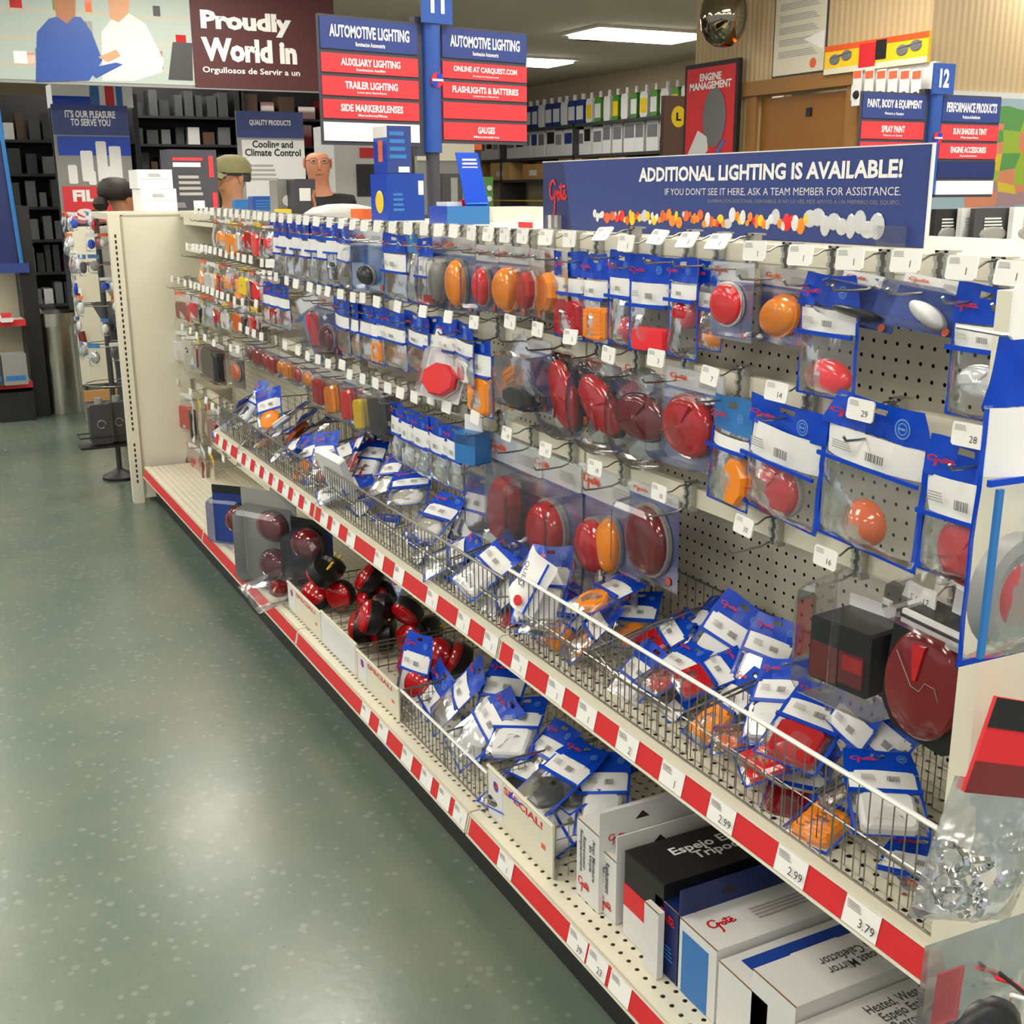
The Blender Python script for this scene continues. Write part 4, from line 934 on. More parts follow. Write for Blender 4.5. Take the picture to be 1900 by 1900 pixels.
# mirror cartons, near end: front faces look at the aisle, length runs to the back
mk('cart_white', 'd3d3d2', .5, noise_s=9, noise_a=.03); mk('cart_text', '3f3f41', .7)
def carton(xl, xr, yt, X, depth, label, mat='cart_white', tab=None, parts=(), hz=None, name='mirror_carton', lean=0.):
    a, b_ = onX(xl, yt, X), onX(xr, yt+ (xr-xl)*1.0, X)
    w = max(.02, abs(a.y-b_.y)); h = hz or max(.03, a.z-ZD-.002)
    t = thing(name, label, 'box', (X, (a.y+b_.y)/2, ZD+.002), (lean, 0, -PI/2))          # local x -> away from far end, y -> depth
    MB().box(-w/2, w/2, 0, depth, 0, h).build('carton', mat, t)
    MB().box(-w/2-.0004, w/2+.0004, .0, .0012, h-.0015, h+.0004).build('flap_edge', 'card' if mat != 'black' else 'dgrey', t)
    if tab:
        tb = MB().box(w/2-.003, w/2, 0.0, depth*.98, h, h+tab[1]).build('hang_tab', tab[0], t)
        MB().prism([(0, 0), (.03, 0), (.015, .014)], w/2+.0002, w/2+.0008, Matrix.Rotation(PI/2, 4, 'Z')@Matrix.Translation((depth*.7, -w*1.0-.0006, h+tab[1]*.45)) if False else Matrix(((0, 1, 0, 0), (1, 0, 0, depth*.25), (0, 0, 1, h+tab[1]*.35), (0, 0, 0, 1)))).build('euro_hole', 'cavity', tb)
        logo(tb, 'logo_red', 0, 0, .03, .018).matrix_local = Matrix.Translation((w/2+.0008, depth*.12, h-.012))@Matrix.Rotation(PI/2, 4, 'Z')@Matrix.Diagonal((.034, 1, .022, 1))
    return t, w, h, depth
def on_top(t, me_name, me, x, y, z, rz, sx, sy):          # print lying on the top face
    return obj(me_name, me, t, (x, y, z), (-PI/2, 0, rz) if False else (-PI/2, 0, rz), (sx, 1, sy))
LOGO = lambda m_: cached('logo', 'script_logo', m_, _logo)
t, w, h, dp = carton(1071, 1112, 1516, .975, .30, 'white mirror carton with hang tab, first beside the lettered bin', tab=('cart_white', .045))
for k, s_ in enumerate(('Retroviseur\nRemplacement', 'Avec Monture\nEn Vinyle')):
    obj('lettering', text_mesh(s_, 'cart_text', .02), t, (-w*.22+k*w*.42, -.0012, h*.62), (0, PI/2, 0), (h*.55, 1, w*.3))
obj('script_logo', LOGO('logo_red'), t, (-w*.15, -.0012, h*.18), None, (w*.5, 1, .03))
t, w, h, dp = carton(1108, 1144, 1568, .985, .30, 'white mirror carton with a triangular hang hole, second beside the lettered bin', tab=('cart_white', .05))
obj('lettering', text_mesh('Replacement\nMirror', 'cart_text', .02), t, (-w*.05, -.0012, h*.62), (0, PI/2, 0), (h*.5, 1, w*.45)); obj('script_logo', LOGO('logo_red'), t, (0, -.0012, h*.16), None, (w*.6, 1, .03))
t, w, h, dp = carton(1160, 1232, 1578, .985, .30, 'black carton with white Spanish lettering and red side among the mirror boxes', 'black')
MB().box(-w/2, w/2, -.001, 0, h*.36, h*.62).build('red_panel', 'logo_red', t); MB().box(-w/2, w/2, -.001, 0, 0, h*.36).build('white_panel', 'cart_white', t)
on_top(t, 'lettering', text_mesh('Espejo Estilo\nTripode', 'offwhite', .02), 0, dp*.5, h+.0008, PI/2, .17, .055)
t, w, h, dp = carton(1196, 1222, 1672, .965, .012, 'narrow white card with a staple standing before the navy carton', 'cart_white')
t, w, h, dp = carton(1216, 1262, 1658, .985, .32, 'navy mirror carton with hang tab and red script', 'navy', tab=('navy', .045))
obj('script_logo', LOGO('logo_red'), t, (0, -.0012, h*.78), None, (w*.6, 1, .035)); smallprint(t, 'blue_lt', 0, h*.35, w*.6, h*.2, y=-.0012)
t, w, h, dp = carton(1260, 1330, 1700, .985, .32, 'white carton with blue front panel and red script on top')
MB().box(-w*.38, w*.3, -.001, 0, .0, h*.86).build('blue_panel', 'blue_lt', t); on_top(t, 'script_logo', LOGO('logo_red'), 0, .05, h+.0008, PI/2, .05, .035)
on_top(t, 'small_print', cached('lines', 'small_print', 'ink_soft', _lines), 0, .17, h+.0008, PI/2, .12, .03)
t, w, h, dp = carton(1334, 1424, 1782, .985, .33, 'white carton with a blue top label, barcode and red script')
MB().box(-w*.36, w*.36, .03, dp*.85, h, h+.0008).build('blue_label', 'navy_card', t); on_top(t, 'script_logo', LOGO('logo_red'), 0, .065, h+.0012, PI/2, .045, .03)
on_top(t, 'small_print', cached('lines', 'small_print', 'offwhite', _lines), 0, .16, h+.0012, PI/2, .11, .04); on_top(t, 'barcode', cached('bars', 'barcode', 'offwhite', _bars), 0, .25, h+.0012, PI/2, .04, .025)
t, w, h, dp = carton(1392, 1470, 1890, .985, .34, 'low white carton with upside-down black mirror lettering', hz=.155)
on_top(t, 'lettering', text_mesh('Heated, West Coast Mirror\nWest Coast con Calefactor', 'cart_text', .01), 0, dp*.6, h+.0008, -PI/2, .22, .04)
t, w, h, dp = carton(1474, 1560, 1950, .985, .34, 'low white carton with black lettering nearest the end panel', hz=.13)
on_top(t, 'lettering', text_mesh('Heated, West Coast Mirror\nEspejo Estilo West Coast\nRetroviseur West Coast', 'cart_text', .01), 0, dp*.6, h+.0008, PI/2, .2, .06)
# ================================================================== SIGNS
mk('sign_red', 'd8303a', .5); mk('sign_navy', '23387c', .45); mk('sign_blue', '1f4a9c', .4); mk('post_dark', '3c3b46', .5); mk('maroon', '4f2226', .6)
def aisle_sign(X, Y, rz, num, left, right, label, zt, k=1., zbase=TOP+.006, pw=.335, num_h=.12, blank=('white',)):
    t = thing('aisle_sign', label, 'sign', (X, Y, zbase), (0, 0, rz))
    H = zt-zbase
    MB().lathe([(.021*k, 0), (.021*k, H-.36*k)], 12, axis='z').build('post', 'post_dark', t, True); MB().box(-.05*k, .05*k, -.05*k, .05*k, 0, .012).build('foot_plate', 'post_dark', t)
    MB().lathe([(.03*k, H-.37*k), (.03*k, H+.02*k)], 16, axis='z').build('blue_column', 'sign_blue', t, True)
    MB().box(-.055*k, -.022*k, .0, .03*k, H-.38*k, H+.02*k).build('bracket', 'post_dark', t)
    nb = MB().box(-.05*k, .06*k, -.034*k, -.026*k, H+.0*k, H+num_h*k).build('number_plate', 'sign_blue', t)
    letters(nb, num, 'white', .005*k, H+num_h*.52*k, .05*k, .068*k, y=-.0355*k, bold=.04)
    em = MB().lathe([(.022*k, 0), (.022*k, .002), (0, .003)], 14, mtx=Matrix.Translation((0, -.031*k, H-.16*k))).build('emblem', 'logo_red', t)
    MB().box(0, .018*k, -.036*k, -.0345*k, H-.158*k, H-.142*k).box(-.018*k, 0, -.036*k, -.0345*k, H-.178*k, H-.162*k).build('emblem_quarters', 'blue', em); MB().box(-.02*k, .02*k, -.0368*k, -.036*k, H-.163*k, H-.157*k).build('emblem_bar', 'white', em)
    for side, rows in ((-1, left), (1, right)):
        xa, xb = (-.05*k-pw*k, -.05*k) if side < 0 else (.036*k, .036*k+pw*k)
        fr = MB().box(xa, xb, -.004, .010, H-.012*k-sum(r_[0] for r_ in rows)*k-.011*k*(len(rows)-1)-.004, H+.002).build('panel_frame', 'post_dark', t)
        z = H-.005*k
        for (hh, mat, s1, s2) in rows:
            st = MB().box(xa+.002, xb-.002, -.008, -.004, z-hh*k, z).build('sign_strip', mat, fr)
            xc = (xa+xb)/2
            if s1: letters(st, s1, 'white', xc, z-hh*k*.42, min(.86, .045*len(s1)*(.75 if hh < .08 else .95))*pw*k, hh*k*.40, y=-.0088, bold=.03)
            if s2: letters(st, s2, 'white', xc, z-hh*k*.8, .3*pw*k, hh*k*.14, y=-.0088, bold=.02)
            z -= hh*k+.011*k
    return t
ax = onY(802, 245, 3.5)
S_ = 'sign_red'
aisle_sign(ax.x, 3.5, .19, '11',
    [(.085,'sign_navy','AUTOMOTIVE LIGHTING','Iluminacion Automotriz'),(.052,S_,'AUXILIARY LIGHTING','Iluminacion Auxiliar'),(.052,S_,'TRAILER LIGHTING','Luces para Remolques'),(.052,S_,'SIDE MARKERS/LENSES','Marcadores/Micas'),(.052,'white',None,None)],
    [(.085,'sign_navy','AUTOMOTIVE LIGHTING','Iluminacion Automotriz'),(.048,S_,'ONLINE AT CARQUEST.COM','En Linea en Carquest.com'),(.048,S_,'FLASHLIGHTS & BATTERIES','Linternas y Baterias'),(.048,S_,None,None),(.052,S_,'GAUGES','Manometros')],
    'aisle 11 sign of navy and red strips on a blue post above the gondola', 1.925)
ax = onY(1728, 260, 3.5)
aisle_sign(ax.x, 3.5, 0, '12',
    [(.088,'sign_navy','PAINT, BODY & EQUIPMENT','Pintura y Equipo'),(.062,S_,'SPRAY PAINT','Pintura en Spray'),(.062,S_,'ENGINE ENAMELS','Esmaltes'),(.062,'post_dark',None,None)],
    [(.092,'sign_navy','PERFORMANCE PRODUCTS','Productos de Rendimiento'),(.058,S_,'SUN SHADES & TINT','Parasoles'),(.058,S_,'ENGINE ACCESSORIES','Accesorios'),(.062,'navy',None,None),(.052,'white',None,None)],
    'aisle 12 sign of navy and red strips in front of the coloured map', onY(1650, 172, 3.5).z, zbase=1.24, pw=.32, num_h=.11)

# blue lighting banner standing on the top cap (parallel to the shelves)
a, b_ = onX(1008, 300, 1.3), onX(1730, 270, 1.3); zt = (a.z+b_.z)/2; zb = TOP+.006
t = thing('lighting_banner', 'long navy banner about additional lighting standing on the gondola top', 'sign', (1.3, (a.y+b_.y)/2, zb), (0, 0, -PI/2))
L = a.y-b_.y; H = zt-zb
bd = MB().box(-L/2, L/2, 0, .004, 0, H).build('board', 'navy', t); MB().box(-L/2-.003, L/2+.003, -.0005, .0045, H, H+.002).box(L/2, L/2+.003, -.0005, .0045, 0, H).build('edge', 'offwhite', t)
MB().prism([(-L/2+.13, .001), (L/2-.001, .001), (L/2-.001, H-.001), (-L/2+.09, H-.001)], -.0006, -.0002).build('blue_field', 'sign_navy', bd)
logo(bd, 'logo_red', -L/2+.068, H*.48, .075, H*.52, y=-.0012)
letters(bd, 'ADDITIONAL LIGHTING IS AVAILABLE!', 'white', L*.15, H*.78, L*.61, H*.19, y=-.0014, bold=.035)
letters(bd, "IF YOU DON'T SEE IT HERE, ASK A TEAM MEMBER FOR ASSISTANCE.", 'offwhite', L*.19, H*.55, L*.53, H*.10, y=-.0014)
letters(bd, 'ILUMINACION ADICIONAL DISPONIBLE. SI NO LO VES, PIDE APOYO A UN MIEMBRO DEL EQUIPO.', 'grey_pl', L*.25, H*.44, L*.41, H*.05, y=-.0014)
br_ = random.Random(6); xx = -L*.30
while xx < L*.42:
    s_ = br_.uniform(.010, .022) if xx < L*.28 else .03
    col_ = br_.choice(['lens_brt', 'lens_amber', 'lens_amber', 'lens_clear', 'yellow', 'lens_orange', 'offwhite']) if xx < L*.28 else 'lens_clear'
    MB().lathe([(.5, 0), (.45, .001), (0, .0015)], 12, mtx=Matrix.Translation((xx, -.001-br_.uniform(0, .0008), H*(.22+br_.uniform(-.06, .06))))@Matrix.Diagonal((s_*br_.uniform(.7, 1.2), 1, s_*br_.uniform(.8, 1.4), 1))).build('printed_lamp', col_, bd)
    xx += s_*.62
for x in (-L/2+.06, L/2-.06): MB().box(x-.03, x+.03, -.012, -.004, 0, .03).build('clear_foot', 'clear', t)

# big hanging banner on the left
YB = 8.3
xa, xb, z0, z1 = rectY(0, -60, 620, 163, YB)
xm = onY(356, 80, YB).x
t = thing('photo_banner', 'wide hanging banner with a printed photo and maroon slogan panel', 'banner', (0, YB, 0))
MB().box(xa-.6, xb, 0, .03, z0, CEIL-.002).build('board', 'grey_pl', t); mk('photo_bg', 'a9b5b0', .6); ph = MB().box(xa-.6, xm, -.004, 0, z0+.02, CEIL-.01).build('photo_print', 'photo_bg', t); mr = MB().box(xm, xb, -.004, 0, z0+.01, CEIL-.01).build('maroon_print', 'maroon', t)
def bl(x0, y0, x1, y1): a_ = onY(x0, y0, YB); c_ = onY(x1, y1, YB); return a_, c_
for s_, x0, x1, y0, y1, bo in (('Proudly', 372, 540, 22, 68, .05), ('World in', 374, 550, 72, 118, .05), ('Orgullosos de Servir a un', 376, 556, 122, 146, .02)):
    A, B_ = onY(x0, (y0+y1)/2, YB), onY(x1, (y0+y1)/2, YB); h_ = onY((x0+x1)/2, y0, YB).z-onY((x0+x1)/2, y1, YB).z
    letters(mr, s_, 'white', (A.x+B_.x)/2, (A.z+B_.z)/2, B_.x-A.x, h_*(.95 if bo > .03 else .6), y=-.0055, bold=bo)
def patch(name, mat, pts, Y, off, parent):          # flat print traced on its own board
    return MB().poly([(onY(x, y, YB).x, -off, onY(x, y, YB).z) for x, y in pts]).build(name, mat, parent)
for k in range(5):
    MB().box(xa-.3, xm-.01, -.0046, -.004, z0+.1+k*.16, z0+.115+k*.16).build('printed_shelf', 'cream_dark', ph)
bb = random.Random(5)
for k in range(26):
    x = bb.uniform(xa, xm-.1); z = z0+.115+.16*bb.randrange(5); MB().box(x, x+bb.uniform(.03, .08), -.0047, -.0042, z, z+bb.uniform(.05, .11)).build('printed_goods', bb.choice(['grey_pl', 'lens_orange', 'green', 'white', 'lens_red', 'dgrey']), ph)
patch('printed_man_blue_shirt', 'sign_blue', [(66,152),(68,60),(90,35),(115,28),(150,32),(170,60),(190,112),(165,150)], YB, .0052, ph)
mk('skin', 'c99572', .55); mk('skin_dk', 'a8704e', .55); mk('hair_dk', '1d1815', .6); mk('shirt_w', 'd9d8d2', .6)
patch('printed_face', 'skin_dk', [(98,0),(140,0),(140,28),(124,44),(104,30)], YB, .0054, ph)
patch('printed_man_white_shirt', 'shirt_w', [(190,150),(188,60),(205,38),(238,24),(270,45),(304,112),(300,134),(250,150)], YB, .0052, ph)
patch('printed_face', 'skin', [(200,0),(240,0),(238,25),(220,42),(204,34)], YB, .0054, ph)
patch('printed_tablet', 'sign_blue', [(160,128),(215,116),(228,120),(178,146)], YB, .0056, ph); patch('printed_hands', 'skin', [(182,106),(215,92),(224,104),(200,116)], YB, .0056, ph)
patch('printed_screen', 'dgrey', [(320,78),(356,80),(358,150),(312,148)], YB, .0054, ph)

def board(name, label, cat, x0, y0, x1, y1, Y, mat, depth=.02, post=True):
    xa, xb, z0, z1 = rectY(x0, y0, x1, y1, Y)
    t = thing(name, label, cat, ((xa+xb)/2, Y, z0)); w, h = xb-xa, z1-z0
    o = MB().box(-w/2, w/2, 0, depth, 0, h).build('board', mat, t)
    if post:
        for x in (-w*.4, w*.4): MB().box(x-.015, x+.015, depth, depth+.03, -z0, h*.5).build('stand_leg', 'post_dark', t)
    return t, o, w, h
# endcap sign with a poster of filters
t, o, w, h = board('endcap_sign', 'navy and red poster sign about service with a picture of white filters', 'sign', 105, 195, 245, 415, 8.9, 'grey_pl')
MB().box(-w/2, w/2, -.003, 0, h*.75, h).build('navy_header', 'sign_navy', o); MB().box(-w/2+.02, w/2, -.003, 0, 0, h*.32).build('red_panel', 'sign_red', o); MB().box(-w/2+.02, w/2, -.003, 0, h*.58, h*.74).build('blue_panel', 'blue', o)
letters(o, "IT'S OUR PLEASURE\nTO SERVE YOU", 'white', 0, h*.89, w*.66, h*.13, y=-.004, bold=.03); letters(o, 'FIL', 'white', -w*.18, h*.24, w*.3, h*.1, y=-.004, bold=.05); letters(o, 'S', 'white', -w*.2, h*.08, w*.2, h*.1, y=-.004, bold=.05)
for k, (x, z, s_, hh) in enumerate([(-.3,.34,.12,.16),(-.1,.36,.16,.26),(.1,.36,.14,.34),(.28,.36,.16,.3),(-.05,.33,.1,.12),(.2,.33,.12,.16)]):
    MB().bbox((x-s_/2)*w, (x+s_/2)*w, -.0045-.0004*k, -.003, z*h, (z+hh)*h, .008).build('printed_filter', 'white', o)
t, o, w, h = board('poster_box', 'blue and white carton on top of the service sign', 'box', 96, 155, 166, 197, 8.95, 'white', .3); MB().box(-w/2, w/2, -.002, 0, 0, h*.45).build('blue_band', 'blue', o)
t, o, w, h = board('poster_box', 'carton with red and blue stripes on top of the service sign', 'box', 168, 155, 246, 199, 8.95, 'white', .3)
MB().box(-w*.5, -w*.3, -.002, 0, 0, h).box(w*.1, w*.25, -.002, 0, 0, h).build('blue_band', 'blue_lt', o); MB().box(-w*.16, w*.05, -.002, 0, 0, h).build('red_band', 'sign_red', o)
t, o, w, h = board('product_sign', 'navy headed sign on cooling and climate control', 'sign', 443, 207, 566, 400, 8.7, 'grey_pl')
MB().box(-w/2, w/2, -.003, 0, h*.75, h).build('navy_header', 'sign_navy', o); MB().box(-w/2+.03, w/2, -.003, 0, 0, h*.73).build('white_poster', 'offwhite', o)
letters(o, 'QUALITY PRODUCTS', 'white', 0, h*.89, w*.62, h*.06, y=-.004, bold=.03); letters(o, 'Cooling and\nClimate Control', 'black', .01, h*.65, w*.84, h*.15, y=-.004, bold=.03)
smallprint(o, 'ink_soft', -.08, h*.42, w*.5, h*.16, y=-.004); MB().box(.0, w*.35, -.005, -.003, h*.1, h*.3).build('printed_part', 'dgrey', o)

# ================================================================== THINGS ON THE GONDOLA TOP
ZT = TOP+.006
def topbox(xl, xm, xr, yt, X, label, mat, parts=(), cat='box', name='lamp_carton', yb=None, z=ZT, mat2=None):
    c = onX(xm, 395, X); d_ = max(.02, abs(onX(xl, 395, X).y-c.y)); w = max(.02, onY(xr, 395, c.y).x-X); h = onX(xm, yt, X).z-z
    t = thing(name, label, cat, (X, c.y, z))
    MB().box(0, w, 0, d_, 0, h).build('carton', mat, t)
    return t, w, d_, h
# an endcap unit behind the far panel carries some of them
e = thing('endcap_shelving', 'cream endcap unit standing behind the slotted far panel', 'shelving', (0, 0, 0))
MB().box(.87, 1.95, YF+.03, 6.2, TOP-.03, TOP).build('top_board', 'cream', e); MB().box(.96, 1.95, YF+.2, YF+.23, 0, TOP-.03).build('back_panel', 'cream', e); MB().box(.96, 1.95, YF+.03, 6.2, .02, .16).build('base', 'cream_dark', e)
for lab, x0, x1, y0, y1, Y, m_ in (('lower plain white carton stacked on the far end of the gondola', 262, 328, 350, 387, 5.85, 'white'), ('upper plain white carton stacked on the far end of the gondola', 255, 320, 315, 350, 5.85, 'white')):
    xa, xb, z0, z1 = rectY(x0, y0, x1, y1, Y); low = y1 > 360
    t = thing('white_carton', lab, 'box', ((xa+xb)/2, Y, TOP+.001 if low else onY(290, 350, Y).z+.001)); hh = (onY(290, 350, Y).z-TOP-.001) if low else z1-z0
    MB().box((xa-xb)/2, (xb-xa)/2, 0, .22, 0, hh).build('carton', 'white', t); smallprint(t, 'ink_soft', 0, hh*.7, .06, .015, y=-.001); MB().box((xa-xb)/2, (xb-xa)/2, -.0008, 0, hh*.48, hh*.5).build('lid_line', 'cream_dark', t)
xa, xb, z0, z1 = rectY(314, 278, 406, 388, 5.9)
t = thing('tool_carton', 'black carton with red and white print on the far end of the gondola', 'box', ((xa+xb)/2, 5.9, TOP+.001), (0, 0, .12)); w = xb-xa; h = z1-TOP
MB().box(-w/2, w/2, 0, .12, 0, h).build('carton', 'post_dark', t)
MB().box(-w*.42, w*.2, -.002, 0, h*.82, h*.87).box(w*.32, w*.42, -.002, 0, h*.55, h*.9).box(w*.36, w*.46, -.002, 0, h*.05, h*.3).build('red_print', 'sign_red', t); MB().box(-w*.42, w*.15, -.002, 0, h*.72, h*.79).box(-w*.05, w*.18, -.002, 0, h*.04, h*.17).build('white_print', 'white', t)
smallprint(t, 'ink_soft', -w*.08, h*.42, w*.5, h*.34, y=-.002); smallprint(t, 'ink_soft', -w*.3, h*.1, w*.2, h*.08, y=-.002)
def simple_top(x0, x1, y0, Y, label, mat, dep=.1, cat='box', name='carton', z=ZT):
    xa, xb, z0, z1 = rectY(x0, y0, x1, 395, Y); w = xb-xa; h = onY((x0+x1)/2, y0, Y).z-z
    t = thing(name, label, cat, ((xa+xb)/2, Y, z)); MB().bbox(-w/2, w/2, 0, dep, 0, h, .003).build('body', mat, t)
    return t, w, h
t, w, h = simple_top(515, 552, 332, 4.3, 'grey carton beside the dark brown carton on the gondola top', 'grey_pl', name='bulb_carton'); MB().lathe([(.02, 0), (.02, .003), (0, .004)], 12, mtx=Matrix.Translation((0, 0, h*.4))).build('printed_bulb', 'white', t)
t, w, h = simple_top(548, 586, 332, 4.2, 'dark brown carton with a pale square on the gondola top', 'post_dark', name='bulb_carton'); MB().box(-w*.3, w*.25, -.002, 0, h*.4, h*.75).build('pale_square', 'offwhite', t); MB().tube([(w*.35, -.004, h*.1), (w*.42, -.004, h*.3), (w*.34, -.004, h*.5), (w*.42, -.004, h*.7)], .006, 5).build('printed_coil', 'skin_dk', t)
t, w, h = simple_top(468, 512, 364, 4.6, 'low blue printed card tray on the gondola top', 'sign_blue', dep=.06, name='card_tray'); smallprint(t, 'blue_lt', 0, h*.5, w*.7, h*.6, y=-.002)
t, w, h = simple_top(436, 466, 370, 4.8, 'pale blue card holder behind the rails', 'blue_lt', dep=.05, name='card_holder'); MB().box(-w*.3, w*.3, .01, .03, h, h+.07).build('clear_insert', 'clear', t)
t, w, h = simple_top(515, 541, 388, 4.2, 'small flat yellow box at the edge of the gondola top', 'yellow', dep=.04, name='small_box')
t = thing('plastic_bag', 'crumpled pale bag of oddments on the gondola top', 'bag', onX(635, 392, 1.32)); t.location.z = ZT
MB().lathe([(.13, 0), (.13, .015), (.1, .032), (.05, .042), (0, .044)], 16, axis='z', sz=.6).build('bag_body', 'offwhite', t, True)
t = thing('orange_box', 'orange and white box lying next to the blue lamp cartons', 'box', (onX(676, 392, 1.30).x, onX(676, 392, 1.30).y, ZT), (0, 0, .3)); MB().box(-.03, .04, -.03, .03, 0, .03).build('carton', 'orange', t); MB().box(-.01, .03, -.031, .031, .03, .034).build('lid', 'white', t)
t, w, d_, h = topbox(690, 720, 788, 322, 1.27, 'large blue trailer lamp carton with a yellow lamp picture', 'navy_card')
MB().box(-.001, 0, 0, d_, 0, h).build('bright_side', 'blue', t); MB().lathe([(.5, 0), (.4, .003), (0, .004)], 14, mtx=Matrix.Translation((-.002, d_*.45, h*.4))@Matrix.Rotation(-PI/2, 4, 'Z')@Matrix.Diagonal((d_*.5, 1, h*.5, 1))).build('printed_lamp', 'yellow', t); smallprint(t, 'blue_lt', w*.3, h*.4, w*.3, h*.4, y=-.001)
MB().box(w*.84, w*.98, -.001, 0, h*.55, h*.85).build('white_label', 'offwhite', t)
hb = h; c0 = t.location
t = thing('lamp_carton', 'tall blue flashlight carton with an orange torch picture on the larger carton', 'box', (1.275, c0.y+.005, ZT+hb+.001)); hh = onX(725, 232, 1.27).z-ZT-hb; ww = onY(765, 300, c0.y).x-1.275
MB().box(0, ww, 0, d_*.8, 0, hh).build('carton', 'sign_navy', t); MB().box(-.001, 0, 0, d_*.8, 0, hh*.75).build('bright_side', 'blue', t); MB().box(-.0015, 0, 0, d_*.8, hh*.76, hh).build('white_top', 'white', t)
MB().box(-.002, -.001, d_*.25, d_*.5, hh*.25, hh*.7).build('printed_torch', 'orange', t); smallprint(t, 'blue_lt', ww*.45, hh*.6, ww*.7, hh*.6, y=-.001); MB().box(ww*.45, ww*.9, -.001, 0, hh*.02, hh*.14).build('white_label', 'offwhite', t)
# counter display with a tall blue back card
c = onX(830, 415, 1.24)
t = thing('counter_display', 'bright blue counter display tray with a tall back card', 'display', (1.24, c.y, ZT), (0, 0, -.1))
wd2 = onY(905, 400, c.y).x-1.24; dl = abs(onX(782, 415, 1.24).y-c.y)
MB().box(0, wd2, 0, dl*.9, 0, .045).build('tray', 'blue', t); MB().box(wd2*.0, wd2, -.001, 0, 0, .045).build('tray_side', 'blue_lt', t); MB().box(.01, .05, .03, dl*.7, .045, .055).build('goods', 'offwhite', t); MB().box(.05, .08, .03, dl*.3, .045, .06).build('red_goods', 'lens_brt', t)
zt2 = onY(875, 282, c.y).z-ZT
bk = MB().add([(wd2*.45, .0, .045), (wd2*1.0, .0, .04), (wd2*.93, .06, zt2), (wd2*.4, .06, zt2), (wd2*.45, .004, .045), (wd2*1.0, .004, .04), (wd2*.93, .064, zt2), (wd2*.4, .064, zt2)], [(0,1,2,3),(7,6,5,4),(0,4,5,1),(1,5,6,2),(2,6,7,3),(3,7,4,0)]).build('back_card', 'blue', t)
MB().add([(wd2*.46, -.002, .05), (wd2*.98, -.002, .05), (wd2*.97, .02, zt2*.34), (wd2*.45, .02, zt2*.34)], [(0,1,2,3)]).build('white_fade', 'blue_lt', bk); letters(bk, 'Laser\nStrobe', 'white', wd2*.72, zt2*.86, wd2*.34, zt2*.12, y=.046, rot=(-.2, 0, 0)) if False else smallprint(bk, 'offwhite', wd2*.7, zt2*.82, wd2*.4, zt2*.2, y=.043)
t, w, h = simple_top(914, 1010, 384, 2.95, 'plain cream carton lying behind the rails before the banner', 'cream', dep=.12, name='cream_carton')
t = thing('price_card', 'small red and white card standing in front of the cream carton', 'card', (1.26, onX(975, 415, 1.26).y, ZT), (0, 0, -PI/2)); MB().box(-.035, .035, 0, .002, 0, .03).build('card', 'white', t); MB().box(-.033, .033, -.001, 0, .002, .014).build('red_band', 'logo_red', t)

# ================================================================== BACK OF THE SHOP, LEFT: STOCK RACKS
mk('rack', '25262a', .6); mk('stock1', '34363a', .6); mk('stock2', '44464a', .6); mk('stock3', '6d6f74', .6); mk('stock4', '5a4336', .6)
rk = random.Random(31)
def rack(x0, x1, Y, zs, label, n, w0=.05, w1=.12, mats=('stock1', 'stock2', 'stock1', 'stock3', 'stock2', 'stock4', 'offwhite', 'stock3'), grp='dark parts boxes on the stock racks', lab2='small dark parts box on the stock racks behind the counter'):
    t = thing('stock_rack', label, 'rack', ((x0+x1)/2, Y, 0)); L = (x1-x0)/2
    for z in zs: MB().box(-L, L, 0, .4, z-.02, z).build('shelf_board', 'rack', t)
    for s_ in (-1, 1): MB().box(s_*L-.02, s_*L+.02, -.01, .42, 0, zs[-1]+.34).build('upright', 'rack', t)
    MB().box(-L, L, .4, .41, 0, zs[-1]+.34).build('back_sheet', 'rack', t)
    for z in zs:
        x = x0+.03
        while x < x1-.15:
            w = rk.uniform(w0, w1); h = rk.uniform(.1, .2)
            k = 'sb%d' % int(w*100)
            o = obj('stock_box', cached(('sbox',), 'stock_box', rk.choice(mats), lambda b: b.box(0, 1, 0, 1, 0, 1)), None, (x, Y+.02+rk.uniform(0, .06), z), None, (w, .2, h))
            tag(o, lab2, 'box', grp); x += w+rk.uniform(.008, .05)
xl0, xr0 = onY(-20, 300, 9.7).x, onY(258, 300, 9.7).x
ZS = [.62, .86, 1.1, 1.34, 1.58, 1.82, 2.04]
rack(xl0, xr0, 9.7, ZS[:-1], 'dark stock rack full of parts boxes behind the steel bin', 9, .035, .085)
rack(xr0+.05, onY(450, 300, 10.2).x, 10.2, ZS[3:], 'dark stock rack of boxes between the two poster signs', 9, .05, .11)
rack(onY(455, 300, 10.2).x, onY(640, 300, 10.2).x, 10.2, ZS[3:], 'dark stock rack behind the bald man', 9, .08, .16, ('stock3', 'stock4', 'lens_dred', 'stock2', 'offwhite'), 'mixed boxes on the rack behind the bald man', 'mixed carton on the rack behind the bald man')
# white cooler with a blue header
t, o, w, h = board('cooler', 'white upright cooler with a blue header beside the bald man', 'cooler', 622, 232, 700, 420, 9.2, 'offwhite', .5)
MB().box(-w*.55, w*.6, -.03, 0, h*.86, h*1.06).build('blue_header', 'sign_navy', o); MB().box(0, w*.5, -.01, 0, h*.3, h*.62).build('dark_window', 'dgrey', o); MB().box(w*.1, w*.5, -.012, 0, h*.68, h*.78).build('red_letters', 'sign_red', o)
